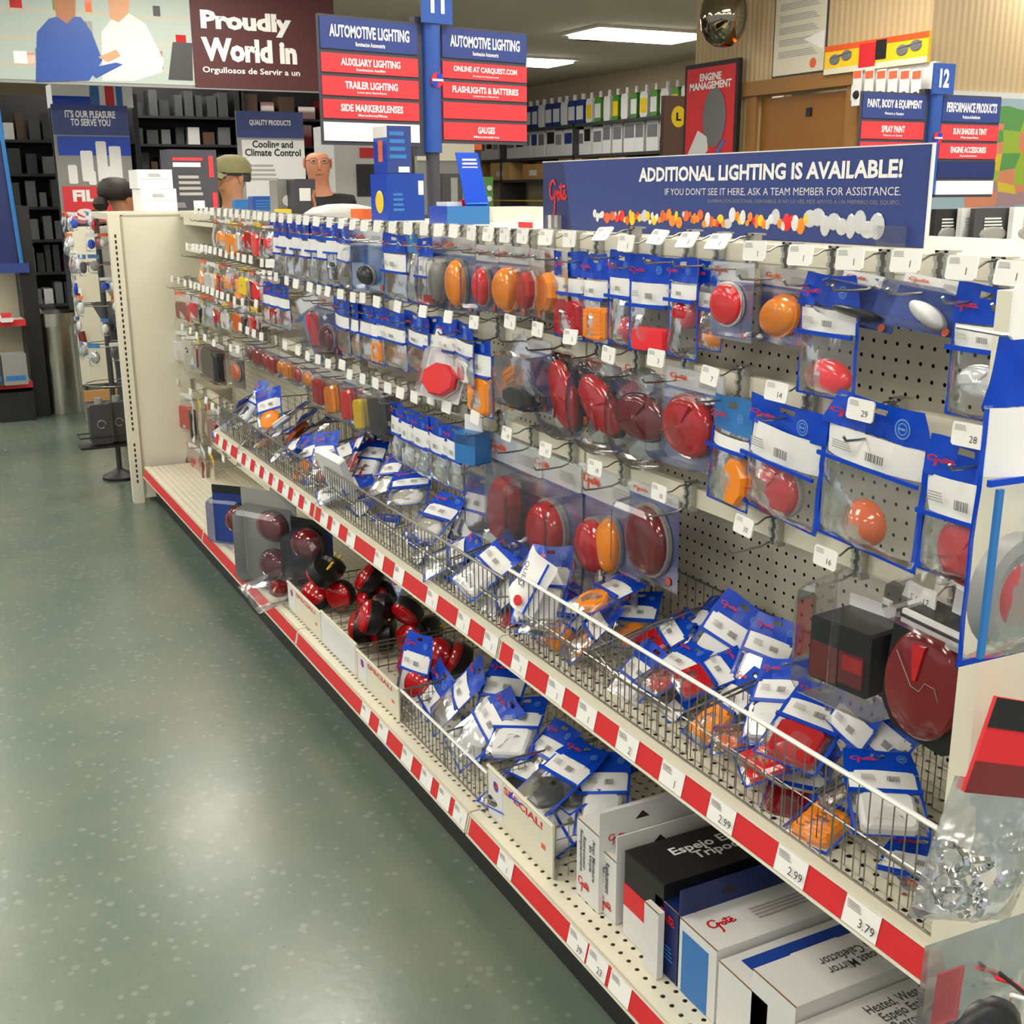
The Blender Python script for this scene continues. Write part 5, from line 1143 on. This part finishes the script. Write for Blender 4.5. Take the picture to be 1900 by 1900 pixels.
# register screen, back wall clutter seen between posts
t, o, w, h = board('partition', 'grey speckled partition behind the aisle sign post', 'partition', 775, 250, 880, 420, 8.0, 'grey_pl', .05); MB().box(-w*.5, w*.5, -.01, 0, h*.72, h*1.2).build('cream_top', 'cream', o)
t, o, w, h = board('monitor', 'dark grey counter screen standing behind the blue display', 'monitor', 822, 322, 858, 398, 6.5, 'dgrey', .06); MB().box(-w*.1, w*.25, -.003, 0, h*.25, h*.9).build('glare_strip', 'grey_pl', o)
t, o, w, h = board('warning_sign', 'orange and black notice hanging beyond the counter display', 'sign', 868, 255, 894, 278, 8.0, 'orange'); MB().box(-w*.5, 0, -.003, 0, h*.5, h).build('black_corner', 'black', o)
t, o, w, h = board('green_rack', 'narrow green rack of round items beside the blue display card', 'rack', 900, 328, 915, 400, 7.5, 'green', .1)
for k in range(3): MB().lathe([(.018, 0), (.018, .01), (0, .012)], 10, mtx=Matrix.Translation((0, 0, h*(.15+.28*k)))).build('round_item', 'offwhite', o)
# steel litter bin
pb_ = onZ(116, 765, 0)
t = thing('litter_bin', 'tall brushed steel litter bin with a clear liner by the stock racks', 'bin', (pb_.x+.02, 8.45, 0)); hh = onY(113, 578, 8.45).z
mk('brushed', 'c4c0b6', .24, 1., noise_s=25, noise_a=.1)
MB().lathe([(.150, 0), (.155, .01), (.150, hh*.86), (.155, hh*.87), (.155, hh*.89)], 28, axis='z').build('body', 'brushed', t, True); MB().lathe([(.153, hh*.89), (.155, hh), (.14, hh), (.14, hh*.9)], 28, axis='z').build('rim', 'brushed', t, True)
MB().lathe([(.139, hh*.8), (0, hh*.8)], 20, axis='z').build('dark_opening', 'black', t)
MB().grid(lambda u, v: (.14*math.cos(2+u*3), .14*math.sin(2+u*3)-.02*v, hh*.97+v*.16*math.sin(PI*u)+.02*math.sin(u*17)), 12, 3).build('clear_liner', 'film', t, True)
# navy display at the far left with magazines
t, o, w, h = board('battery_display', 'navy display stand with red edged shelves at the far left', 'display', -80, 180, 16, 490, 8.3, 'navy', .05, post=False)
xa, xb, z0, z1 = rectY(-60, 525, 62, 770, 8.3)
MB().box(-w/2, xb-t.location.x, .0, .5, -h*.0-(z0*0), .0) if False else None
q = t.location
sd = MB().box(w/2+.0, w/2+.1, .0, .55, -q.z, h*.35).build('side_wall', 'kick', t); MB().box(-w/2, w/2+.06, -.05, .0, -.06, 0).build('ledge', 'sign_navy', t)
MB().tube([(w/2+.02, -.01, .0), (w/2-.02, -.01, h)], .014, 6).build('highlight_rod', 'blue_lt', t)  # highlight down the display edge, modelled as a pale blue rod
for k, yy in enumerate((602, 718)):
    z = onY(20, yy, 8.2).z-q.z; MB().box(-w/2, w/2-.002, -.1, .3, z-.01, z+.02).build('shelf_board', 'cream', t); MB().box(-w/2, w/2-.002, -.104, -.1, z-.012, z+.03).build('red_edge', 'redstrip', t)
MB().box(-w/2, w/2, .3, .32, -q.z, 0).build('back_sheet', 'cream_dark', t); MB().box(-w/2, w/2-.002, -.1, .3, -q.z, onY(20, 725, 8.2).z-q.z-.012).build('base', 'black', t)
for k, (a_, b2, c_, m_) in enumerate(((0, 24, 588, 'offwhite'), (4, 50, 655, 'grey_pl'), (-30, 3, 660, 'dgrey'), (6, 48, 685, 'dgrey'))):
    xa, xb, z0, z1 = rectY(a_, c_, b2, 600 if k == 0 else 714, 8.15); zz = onY(20, 602 if k == 0 else 718, 8.2).z+.022
    o = thing('boxed_battery', ['pale boxed goods on the upper red edged shelf', 'grey boxed battery on the lower red edged shelf', 'dark boxed battery at the edge of the navy display', 'dark battery box behind the grey one'][k], 'box', ((xa+xb)/2, 8.12+.1*(k == 3), zz)); MB().bbox((xa-xb)/2, (xb-xa)/2, 0, .09, 0, z1-zz, .006).build('body', m_, o)
    MB().box((xa-xb)*.4, (xb-xa)*.4, -.002, 0, .03, .06).build('label_band', 'sign_red' if k == 0 else 'blue_lt', o)
# rack of small hung goods beyond the far panel
pxs = onZ(228, 885, 0)
t = thing('spinner_stand', 'wire goods stand on a dark round foot behind the slotted far panel', 'stand', (.90, 6.25, 0))
MB().lathe([(.09, 0), (.09, .015), (.03, .04), (.02, .05)], 16, axis='z').build('foot', 'black', t, True); MB().tube([(0, 0, .04), (0, 0, 1.36)], .014, 8).build('pole', 'dgrey', t)
for z in (.2, .5, .7, .9, 1.1, 1.3): MB().tube([(.13*math.cos(a*PI/6), .13*math.sin(a*PI/6), z) for a in range(12)], .003, 5, None, True).tube([(-.13, 0, z), (.13, 0, z)], .003, 5).build('ring', 'steel', t)
sr = random.Random(14)
for k in range(46):
    a = sr.uniform(PI*.75, PI*2.05); z = sr.choice([.72, .84, .95, 1.04, 1.15, 1.25, 1.35]); r_ = sr.uniform(.128, .15); 
    o = thing('small_pack', 'small silver and orange pack hung on the wire goods stand', 'package', (.90+r_*math.cos(a), 6.25+r_*math.sin(a), z), (0, 0, a+PI/2), group='small packs on the wire goods stand')
    w, h = sr.uniform(.04, .07), sr.uniform(.07, .12); sd = sr.randrange(5)
    obj('pouch', cached(('pouch', sd, 1), 'pouch', 'film', _pouch(sd, True), True), o, None, None, (w, .03, h)); obj('content', cached(('lens', 'oval'), 'content', sr.choice(['chrome', 'grey_pl', 'orange', 'offwhite', 'offwhite', 'lens_red', 'blue', 'dgrey', 'offwhite']), LSH['oval'][0], True), o, (0, .01, -h*.6), None, (w*.7, .025, h*.55)); obj('header_strip', cached('hs', 'header_strip', sr.choice(['offwhite', 'orange', 'blue_lt', 'offwhite']), lambda b: b.box(-.5, .5, -.002, .002, -1, 0)), o, None, None, (w*.9, 1, h*.2))
for k, (x, y) in enumerate(((188, 800), (222, 815))):
    P2 = onY(x, y, 6.12+.03*k)
    o = thing('oil_jug', ['black oil jug on the low wire tray, outer one', 'black oil jug on the low wire tray against the post'][k], 'jug', (P2.x, P2.y, .22)); MB().bbox(-.055, .055, -.035, .035, 0, .2, .012).build('jug_body', 'dgrey', o); MB().lathe([(.02, .2), (.02, .23), (0, .23)], 10, axis='z').build('cap', 'grey_pl', o); MB().tube([(.02*math.cos(a*.6), -.037, .1+.02*math.sin(a*.6)) for a in range(10)], .003, 4).build('printed_mark', 'grey_pl', o)
o = thing('wire_tray', 'low black wire tray holding the oil jugs', 'tray', (.83, 6.13, .2)); MB().box(-.13, .1, -.06, .06, 0, .012).build('tray_floor', 'black', o); MB().tube([(-.13, -.06, .06), (.1, -.06, .06), (.1, .06, .06), (-.13, .06, .06)], .004, 5, None, True).build('tray_rim', 'black', o)
pn_ = rectY(138, 420, 215, 712, 8.0)
o = thing('peg_display', 'small cream pegboard display with white hooks behind the goods stand', 'display', ((pn_[0]+pn_[1])/2, 8.0, pn_[2])); MB().box((pn_[0]-pn_[1])/2, (pn_[1]-pn_[0])/2, 0, .02, 0, pn_[3]-pn_[2]).build('board', 'cream', o)
MB().box((pn_[0]-pn_[1])/2, (pn_[1]-pn_[0])/2+.3, -.03, 0, -.11, -.04).build('tan_shelf', 'card', o); MB().box((pn_[0]-pn_[1])/2, (pn_[1]-pn_[0])/2+.3, .0, .03, -pn_[2], -.11).build('lower_board', 'grey_pl', o)
for k, zz in enumerate((.85, .62, .35)): MB().tube([(-.11, -.06, zz*(pn_[3]-pn_[2])), (-.10, -.07, zz*(pn_[3]-pn_[2])-.08)], .025, 7).build('white_hook', 'white' if k < 2 else 'lens_dred', o)

# ================================================================== BACK OF THE SHOP, RIGHT
XS = 7.75
t = thing('chemical_shelves', 'long grey wall shelves of jugs and cartons along the side wall', 'shelving', (XS, 0, 0)); Y0, Y1 = 9.3, 17.5
for yy in (225, 285, 330): 
    z = onX(1115, yy, XS).z; MB().box(0, .42, Y0, Y1, z-.035, z).build('shelf_board', 'dgrey', t)
MB().box(.0, .42, Y0, Y1, .05, .9).build('base_unit', 'black', t); MB().box(-.004, 0, Y0, Y1, 1.30, 1.315).build('yellow_edge', 'yellow', t)
for k in range(5): MB().box(.0, .4, Y0+k*2.04, Y0+k*2.04+.03, .9, onX(1115, 225, XS).z).build('divider', 'dgrey', t)
cr = random.Random(3)
zA, zB = onX(1115, 225, XS).z, onX(1115, 285, XS).z
def jug(y, z, w, h, mat, lab, grp, capm='white', band=None):
    o = thing('jug', lab, 'bottle', (XS+.12, y, z), (0, 0, -PI/2), grp)
    obj('jug_body', cached('jugb', 'jug_body', mat, lambda b: b.bbox(-.5, .5, -.3, .3, 0, .8, .12)), o, None, None, (w, w, h)); obj('cap', cached('jugc', 'cap', capm, lambda b: b.lathe([(.18, .78), (.16, .9), (.16, 1), (0, 1)], 10, axis='z')), o, None, None, (w, w, h))
    if band: obj('label_band', cached('jugl', 'label_band', band, lambda b: b.box(-.42, .42, -.31, -.3, .15, .6)), o, None, None, (w, w, h))
y = 9.55
k = 0
while y < 16.5:
    w = cr.uniform(.16, .2)
    if y < 10.7: jug(y, zA, w, .38, 'cream', 'cream coloured jug on the upper wall shelf', 'cream jugs on the wall shelf', 'logo_red' if k % 2 else 'cream')
    elif y < 13.2: jug(y, zA, w*.8, .36, 'green' if k % 2 else 'offwhite', 'green and white bottle with yellow band on the upper wall shelf', 'green and white bottles on the wall shelf', 'offwhite', 'yellow' if k % 3 == 0 else 'offwhite')
    else: jug(y, zA, w, .36, 'sign_navy' if k % 3 else 'offwhite', 'navy and white jug at the end of the upper wall shelf', 'navy jugs on the wall shelf', 'offwhite', 'offwhite')
    y += w+.02; k += 1
y = 9.6; k = 0
while y < 17.2:
    w = cr.uniform(.17, .24); h = cr.uniform(.3, .37)
    o = thing('filter_carton', 'white carton with purple print on the lower wall shelf', 'box', (XS+.08, y, zB), (0, 0, -PI/2), 'white cartons on the lower wall shelf'); obj('carton', cached('fct', 'carton', 'offwhite', lambda b: b.box(-.5, .5, 0, .3, 0, 1)), o, None, None, (w, 1, h)); obj('print_band', cached('fcb', 'print_band', ['stock3', 'sign_navy', 'grey_pl', 'black'][k % 4 if y > 13 else k % 3 and 0], lambda b: b.box(-.42, .42, -.004, 0, .45, .85)), o, None, None, (w, 1, h))
    y += w+.03; k += 1
for k, y in enumerate((10.2, 10.9)):
    o = thing('striped_box', 'small green and white striped box before the cartons', 'box', (XS+.02, y, zB), (0, 0, -PI/2), 'striped boxes on the lower wall shelf'); MB().box(-.12, .12, -.06, .04, 0, .14+.05*(k == 0)).build('carton', 'green', o)
    for j in range(3): MB().prism([(-.12+.08*j, 0), (-.09+.08*j, 0), (-.05+.08*j, .13), (-.08+.08*j, .13)], -.063, -.06).build('stripe', 'white', o)
for k in range(6):
    y = 11.5+k*1.0; o = thing('parts_box', 'tan parts box on the bottom wall shelf', 'box', (XS+.02, y, onX(1115, 330, XS).z), (0, 0, -PI/2), 'tan boxes on the bottom wall shelf'); MB().box(-.3, .3, 0, .3, 0, .2+.04*(k % 3)).build('carton', 'card' if k % 2 else 'tan', o); MB().box(-.1, .1, -.004, 0, .05, .12).build('label', 'offwhite', o)
t, o, w, h = board('shelf_end_panel', 'brown end panel with a round yellow letter beside the framed poster', 'panel', 1231, 178, 1284, 330, 9.0, 'stock4', .05)
MB().lathe([(.5, 0), (.5, .004), (0, .004)], 18, mtx=Matrix.Translation((0, 0, h*.75))@Matrix.Diagonal((w*.5, 1, h*.26, 1))).build('yellow_disc', 'yellow', o); letters(o, 'L', 'black', 0, h*.75, w*.18, h*.1, y=-.006, bold=.04)
# framed poster on the office wall
a, b_ = onX(1272, 122, XW-.08), onX(1372, 107, XW-.08); zt = (a.z+b_.z)/2; zb = onX(1320, 330, XW-.08).z
t = thing('framed_poster', 'black framed red engine management poster at the office wall corner', 'poster', (XW-.08, (a.y+b_.y)/2, zb), (0, 0, -PI/2)); L = a.y-b_.y; H = zt-zb
MB().box(-L/2, L/2, 0, .03, 0, H).build('frame', 'black', t); o = MB().box(-L/2+.03, L/2-.03, -.003, 0, .02, H-.03).build('red_print', 'logo_red', t)
letters(o, 'ENGINE\nMANAGEMENT', 'white', 0, H*.84, L*.78, H*.14, y=-.005, bold=.04)
MB().lathe([(.1, -.0), (.13, .003), (.11, .004), (.06, .005), (0, .006)], 16, mtx=Matrix.Translation((.06, -.004, H*.52))@Matrix.Diagonal((1, 1, 1.5, 1))).build('printed_throttle_body', 'stock3', o); MB().prism([(-L*.38, H*.22), (-L*.2, H*.42), (-L*.02, H*.36), (0, H*.24), (-L*.2, H*.13)], -.008, -.004).build('printed_white_part', 'offwhite', o)
MB().prism([(L*.15, H*.22), (L*.28, H*.33), (L*.32, H*.32), (L*.2, H*.2)], -.008, -.004).build('printed_injector', 'blue_lt', o)
# paper notice
a, b_ = onX(1438, 60, XW-.01), onX(1532, 60, XW-.01)
t = thing('paper_notice', 'long laminated paper notice taped to the office wall', 'notice', (XW-.012, (a.y+b_.y)/2, onX(1482, 136, XW-.01).z), (0, 0, -PI/2)); L = a.y-b_.y; H = CEIL-.1-t.location.z
MB().box(-L/2-.012, L/2+.012, .003, .008, -.012, H).build('dark_backing', 'dgrey', t); MB().box(-L/2, L/2, 0, .003, 0, H).build('paper', 'cream', t)
for k in range(8): smallprint(t, 'ink_soft', 0, H*.2+k*.07, L*.8, .04, y=-.001)
MB().lathe([(.03, 0), (.03, .001), (0, .001)], 12, mtx=Matrix.Translation((L*.3, -.001, .05))).build('seal', 'logo_or', t); MB().poly([(L*.1, -.002, H*.32), (L*.5, -.002, H*.38), (L*.48, -.002, H*.2)]).build('lifted_corner', 'white', t)
# sunglasses strip and its cards
XQ = XW-.06
a, b_ = onX(1530, 110, XQ), onX(1722, 90, XQ)
t = thing('sunglasses_header', 'orange and yellow sunglasses header strip with printed eyewear', 'sign', (XQ, (a.y+b_.y)/2, (a.z+b_.z)/2), (0, 0, -PI/2)); L = a.y-b_.y; H = onX(1625, 75, XQ).z-onX(1625, 130, XQ).z
mk('sun_orange', 'e0561c', .5); mk('sun_yellow', 'f2c41c', .5)
MB().box(-L/2, L/2, 0, .02, -H*.5, H*.5).build('board', 'sun_yellow', t); MB().box(-L/2, L/2, -.002, 0, H*.3, H*.5).build('orange_band', 'sun_orange', t); MB().box(-L/2, L/2, -.002, 0, -H*.5, -H*.3).build('white_band', 'cream', t)
MB().box(-L*.14, L*.02, -.004, 0, -H*.4, H*.4).build('red_square', 'logo_red', t); MB().box(L*.02, L*.12, -.004, 0, -H*.2, H*.45).build('black_square', 'black', t)
for x in (-L*.33, L*.33): MB().lathe([(.5, 0), (.45, .004), (0, .005)], 12, mtx=Matrix.Translation((x-.05, -.002, 0))@Matrix.Diagonal((.09, 1, .06, 1))).lathe([(.5, 0), (.45, .004), (0, .005)], 12, mtx=Matrix.Translation((x+.05, -.002, .015))@Matrix.Diagonal((.09, 1, .06, 1))).tube([(x-.08, -.004, .01), (x+.09, -.004, .03)], .006, 5).build('printed_sunglasses', 'stock3', t)
t = thing('card_rack', 'white wire rack under the sunglasses strip', 'rack', (XQ, onX(1648, 150, XQ).y, onX(1648, 172, XQ).z), (0, 0, -PI/2)); MB().box(-.32, .32, .025, .05, -.02, .14).build('rack_back', 'offwhite', t)
for k in range(6):
    P2 = onX(1592+k*22, 128, XQ-.05); o = thing('eyewear_card', 'white card with dark eyewear hanging on the white wire rack', 'card', P2, (0, 0, -PI/2), 'eyewear cards on the white rack'); MB().box(-.035, .035, 0, .004, -.2, 0).build('card', 'offwhite', o); MB().box(-.03, .03, -.002, 0, -.05, -.01).build('red_top', 'logo_or', o); MB().lathe([(.5, 0), (.4, .01), (0, .012)], 10, mtx=Matrix.Translation((0, 0, -.14))@Matrix.Diagonal((.05, 1, .05, 1))).build('eyewear', 'black', o)
# coloured wall map
xa, xb, z0, z1 = rectY(1722, 172, 2010, 392, YW-.012)
t = thing('wall_map', 'large map with coloured patches on the ribbed wall', 'map', ((xa+xb)/2, YW-.012, z0)); w, h = xb-xa, z1-z0
MB().box(-w/2, w/2, 0, .01, 0, h).build('sheet', 'offwhite', t); mk('map_sea', '9fb6c2', .6); MB().box(-w/2+.02, w/2, -.001, 0, 0, h-.03).build('sea_print', 'map_sea', t)
mp = {'m_or': 'dd8a4a', 'm_pk': 'd98a6a', 'm_ye': 'd9c038', 'm_gr': '9cb83c', 'm_dg': '5f9a54', 'm_pu': 'a98a90'}
for k_, v_ in mp.items(): mk(k_, v_, .6)
mr_ = random.Random(12); NX, NZ = 9, 8
pts = {(i, j): (-w*.46+i*w*.94/NX+mr_.uniform(-.02, .02), .04+j*(h*.80)/NZ+mr_.uniform(-.025, .025)) for i in range(NX+1) for j in range(NZ+1)}
for i in range(NX):
    for j in range(NZ):
        if (i < 2 and j < 3) or (i < 1 and j > 5): continue
        q4 = [pts[i, j], pts[i+1, j], pts[i+1, j+1], pts[i, j+1]]
        MB().poly([(x, -.002-.00005*(i+j), z) for x, z in q4]).build('map_patch', mr_.choice(list(mp)), t)
# next aisle's gondola, seen over the top
t = thing('gondola_shelving', 'second cream gondola in the next aisle carrying the aisle 12 sign', 'shelving', (3.6, 0, 0)); MB().box(-.5, .5, 1.6, 4.9, .0, .18).build('base', 'cream', t); MB().box(-.03, .03, 1.6, 4.9, .18, 1.22).build('spine', 'pegboard' if False else 'cream', t); MB().box(-.3, .45, 1.6, 4.9, 1.2, 1.24).build('top_board', 'cream', t)
for k, (x0, x1, y0, y1, m_) in enumerate(((1733, 1782, 388, 470, 'black'), (1782, 1810, 386, 470, 'offwhite'), (1806, 1878, 386, 470, 'dgrey'), (1878, 1950, 384, 470, 'offwhite'))):
    Y = 3.0-.03*k; xa, xb, z0, z1 = rectY(x0, y0, x1, y1, Y)
    o = thing('accessory_pack', ['black pack with white script beyond the banner', 'narrow white pack between black packs', 'dark grey pack with pale parts print in the next aisle', 'white pack with grey print at the end of the next aisle'][k], 'package', ((xa+xb)/2, Y, 1.241)); MB().box((xa-xb)/2, (xb-xa)/2, 0, .02, 0, z1-1.241).build('carton', m_, o)
    smallprint(o, 'offwhite' if k in (0, 2) else 'ink_soft', 0, (z1-1.241)*.62, (xb-xa)*.5, .04, y=-.002); MB().lathe([(.5, 0), (.4, .004), (0, .006)], 12, mtx=Matrix.Translation((0, -.001, (z1-1.241)*.35))@Matrix.Diagonal(((xb-xa)*.7, 1, .05, 1))).build('printed_part', 'grey_pl', o)
P2 = onX(1840, 462, 1.5)
o = thing('plastic_bag', 'crumpled clear bag lying at the near end of the gondola top', 'bag', (1.45, .98, ZT)); MB().grid(lambda u, v: ((u-.5)*.3, (v-.5)*.24, .012+.028*math.sin(PI*u)*math.sin(PI*v)+abs(wave(u, v, 2, .02))), 12, 10).build('bag_sheet', 'film', o, True); MB().tube([(-.1, 0, .006), (0, .03, .008), (.1, -.02, .006)], .006, 6).build('brown_strap', 'skin_dk', o)
# security dome
P2 = onX(1343, 30, XW-.3); 
o = thing('security_dome', 'smoked silver security mirror dome with a small red light', 'mirror', (P2.x, P2.y, P2.z)); rr = .15
mk('smoke_mirror', '8d8474', .06, 1.)
MB().lathe([(0, -1.25), (.35, -1.2), (.7, -.95), (.92, -.55), (1, 0), (.95, .5), (.8, .8), (.5, 1), (0, 1.05)], 26, axis='z', mtx=Matrix.Diagonal((rr, rr, rr, 1))).build('dome', 'smoke_mirror', o, True)
mk('red_led', 'ff3a10', .4, emit=4); MB().lathe([(.0, -.01), (.012, 0), (0, .01)], 8, axis='z', mtx=Matrix.Translation((.02, -.1, -.155))).build('red_light', 'red_led', o); MB().tube([(0, 0, rr), (0, 0, CEIL-P2.z)], .02, 8).build('stem', 'black', o); MB().box(-.16, -.08, -.04, .04, CEIL-P2.z-.12, CEIL-P2.z-.02).build('mount', 'black', o)
# ================================================================== PEOPLE (standing at the counter, seen over the shelves)
mk('shirt_black', '1b1c1f', .8); mk('shirt_green', 'a9c49a', .8); mk('shirt_plain', '8f8680', .8); mk('trouser', '30343c', .8); mk('cap_khaki', '7d7a56', .8, noise_s=40, noise_a=.1); mk('shoe', '1c1a19', .6); mk('skin_red', 'bf7f63', .5); mk('skin_tan', 'b98260', .5)
def skinmesh(name, mat, joints, bones, parent, sub=2, root=0):
    me = bpy.data.meshes.new(name); me.from_pydata([j[0] for j in joints], bones, []); me.update()
    o = obj(name, me, parent); me.materials.append(MATS[mat])
    sk = o.modifiers.new('skin', 'SKIN'); sk.use_smooth_shade = True
    for i, j in enumerate(joints):
        v = me.skin_vertices[0].data[i]; r_ = j[1]; v.radius = r_ if isinstance(r_, tuple) else (r_, r_); v.use_root = (i == root)
    su = o.modifiers.new('sub', 'SUBSURF'); su.levels = sub; su.render_levels = sub
    return o
def person(X, Y, rz, height, label, shirt, skin, headturn=0., name='person'):
    t = thing(name, label, 'person', (X, Y, 0), (0, 0, rz)); k = height/1.75
    J = [((0, 0, .95), (.15, .1)), ((0, -.0, 1.12), (.13, .09)), ((0, 0, 1.30), (.16, .1)), ((0, .0, 1.44), (.085, .07)), ((0, -.0, 1.50), .055), ((0, -.015, 1.56), .062),
         ((0, -.02, 1.61), (.078, .092)), ((0, -.005, 1.67), (.084, .1)), ((0, 0, 1.72), (.066, .08)),
         ((.17, 0, 1.42), .05), ((.23, .0, 1.15), .045), ((.22, -.16, 1.0), .036), ((.20, -.26, .98), (.03, .018)),
         ((-.17, 0, 1.42), .05), ((-.23, .0, 1.15), .045), ((-.22, -.16, 1.0), .036), ((-.20, -.26, .98), (.03, .018)),
         ((.1, 0, .88), .095), ((.11, -.01, .48), .062), ((.11, .02, .09), .042), ((.11, -.13, .04), .035),
         ((-.1, 0, .88), .095), ((-.11, -.01, .48), .062), ((-.11, .02, .09), .042), ((-.11, -.13, .04), .035)]
    B = [(0,1),(1,2),(2,3),(3,4),(4,5),(5,6),(6,7),(7,8),(3,9),(9,10),(10,11),(11,12),(3,13),(13,14),(14,15),(15,16),(0,17),(17,18),(18,19),(19,20),(0,21),(21,22),(22,23),(23,24)]
    S = lambda p: tuple(c*k for c in p)
    # fingers: five chains per hand
    for s_ in (1, -1):
        hand = 12 if s_ > 0 else 16
        for f_, (dx, dy, ln) in enumerate(((.028, -.03, .035), (.014, -.05, .04), (0, -.055, .043), (-.014, -.05, .04), (-.026, -.04, .032))):
            b0 = len(J); hx, hy, hz = J[hand][0]
            J.append(((hx+dx, hy+dy, hz-.004), .009)); J.append(((hx+dx*1.2, hy+dy-ln, hz-.02), .0075)); B += [(hand, b0), (b0, b0+1)]
    skinmesh('body', skin, [(S(p), tuple(x*k for x in r_) if isinstance(r_, tuple) else r_*k) for p, r_ in J], B, t)
    g_ = 1.09
    JS = [J[i] for i in (0, 1, 2)]+[((0, .0, 1.44), (.13, .095))]+[((0, .0, 1.49), .07), J[9], J[10], ((.225, -.06, 1.09), .05), J[13], J[14], ((-.225, -.06, 1.09), .05)]
    BS = [(0,1),(1,2),(2,3),(3,4),(3,5),(5,6),(6,7),(3,8),(8,9),(9,10)]
    skinmesh('shirt', shirt, [(S(p), tuple(x*k*g_+.022 for x in r_) if isinstance(r_, tuple) else r_*k*g_+.018) for p, r_ in JS], BS, t)
    JT = [((0, 0, .97), (.155, .108)), J[17], J[18], ((.11, .02, .1), .052), J[21], J[22], ((-.11, .02, .1), .052)]
    skinmesh('trousers', 'trouser', [(S(p), tuple(x*k*1.06+.006 for x in r_) if isinstance(r_, tuple) else r_*k*1.1+.006) for p, r_ in JT], [(0,1),(1,2),(2,3),(0,4),(4,5),(5,6)], t)
    for s_ in (1, -1): MB().lathe([(.05, 0), (.052, .03), (.04, .06), (0, .07)], 12, axis='z', sz=2., mtx=Matrix.Translation((s_*.11*k, -.05*k, 0))).build('shoe', 'shoe', t, True)
    hz = 1.655*k; r_ = .094*k
    MB().lathe([(0, -.6), (.35, -.45), (.5, 0), (.4, .4), (0, .6)], 8, axis='z', mtx=Matrix.Translation((0, -.102*k, hz-.012))@Matrix.Diagonal((.026, .03, .05, 1))).build('nose', skin, t, True)
    MB().box(-.022, .022, -.099*k, -.09*k, hz-.062, hz-.056).build('mouth', 'lens_dred' if False else 'skin_dk', t)
    for s_ in (1, -1):
        MB().lathe([(0, -.5), (.5, 0), (0, .5)], 8, axis='z', mtx=Matrix.Translation((s_*.031, -.093*k, hz+.012))@Matrix.Diagonal((.024, .012, .012, 1))).build('eye', 'ink', t, True)
        MB().lathe([(.0, -.5), (.4, -.3), (.5, .1), (.3, .45), (0, .5)], 8, axis='z', mtx=Matrix.Translation((s_*.080*k, 0, hz))@Matrix.Diagonal((.018, .034, .062, 1))).build('ear', skin, t, True)
    return t, k, hz
def at(x, y, Y): return onY(x, y, Y)
# bald man with glasses, facing the camera
P = at(590, 320, 6.9)
t, k, hz = person(P.x, P.y, math.atan2(P.x, P.y)*-1+.1, 1.66*(1.60/1.57), 'bald man in a black shirt with thin glasses behind the counter', 'shirt_black', 'skin_red')
for s_ in (1, -1): MB().tube([(s_*.033+.022*math.cos(a*PI/5), -.108*k, hz+.012+.016*math.sin(a*PI/5)) for a in range(10)], .0016, 4, None, True).tube([(s_*.055, -.105*k, hz+.015), (s_*.082, 0, hz+.018)], .0016, 4).build('glasses', 'dgrey', t)
MB().lathe([(.078, 0), (.082, .02), (.078, .04)], 16, axis='z', sz=1.2, mtx=Matrix.Translation((0, .012, hz-.03))).build('hair_fringe', 'grey_pl', t, True) if False else None
# man with a khaki cap and dark glasses, looking left
P = at(432, 335, 6.6)
t, k, hz = person(P.x, P.y, -PI/2+.4, 1.60, 'man in khaki cap and dark glasses with pale green shirt, side on', 'shirt_green', 'skin_tan')
MB().lathe([(1.02, -.1), (1.04, .15), (.98, .5), (.75, .85), (.35, 1.02), (0, 1.05)], 20, axis='z', sz=1.22, mtx=Matrix.Translation((0, -.0, hz+.035))@Matrix.Diagonal((.088, .088, .085, 1))).build('cap', 'cap_khaki', t, True)
MB().grid(lambda u, v: ((u-.5)*.15, -.095-v*.075*math.sin(PI*(.15+.7*u)), hz+.035-.02*v-.02*(2*u-1)**2), 8, 4).build('cap_peak', 'cap_khaki', t, True)
MB().box(-.06, .06, -.112*k, -.10*k, hz-.002, hz+.03).box(-.084, -.078, -.1*k, 0, hz+.012, hz+.024).box(.078, .084, -.1*k, 0, hz+.012, hz+.024).build('dark_glasses', 'black', t)
MB().lathe([(.9, -.5), (1.0, -.1), (.95, .6)], 16, axis='z', mtx=Matrix.Translation((0, .038, hz+.005))@Matrix.Diagonal((.074, .068, .05, 1))).build('hair', 'dgrey', t, True)
# dark-haired woman looking right
P = at(222, 362, 7.2)
t, k, hz = person(P.x, P.y, PI/2+.5, 1.49, 'dark-haired woman with a low bun behind the hung goods, side on', 'shirt_plain', 'skin_tan')
MB().lathe([(.8, -.35), (1.0, -.1), (1.05, .2), (.95, .65), (.65, .98), (.3, 1.08), (0, 1.1)], 20, axis='z', sz=1.15, mtx=Matrix.Translation((0, .03, hz+.02))@Matrix.Diagonal((.086, .086, .088, 1))).build('hair', 'hair_dk', t, True)
MB().lathe([(0, -1), (.7, -.7), (1, 0), (.7, .7), (0, 1)], 14, axis='z', mtx=Matrix.Translation((0, .135, hz-.03))@Matrix.Diagonal((.045, .045, .045, 1))).build('bun', 'hair_dk', t, True)
MB().tube([(.06, .0, hz+.1), (.075, .02, hz+.075)], .005, 5).build('hair_clip', 'white', t)

# ------------------------------------------------------------------ look-alikes that share a label form one group
seen = {}
for o in list(COL.objects):
    if o.parent is None and 'label' in o and 'category' in o: seen.setdefault(o['label'], []).append(o)
for lab, os_ in seen.items():
    if len(os_) > 1:
        gname = next((o['group'] for o in os_ if 'group' in o), None) or 'set of '+lab
        for o in os_: o['group'] = gname
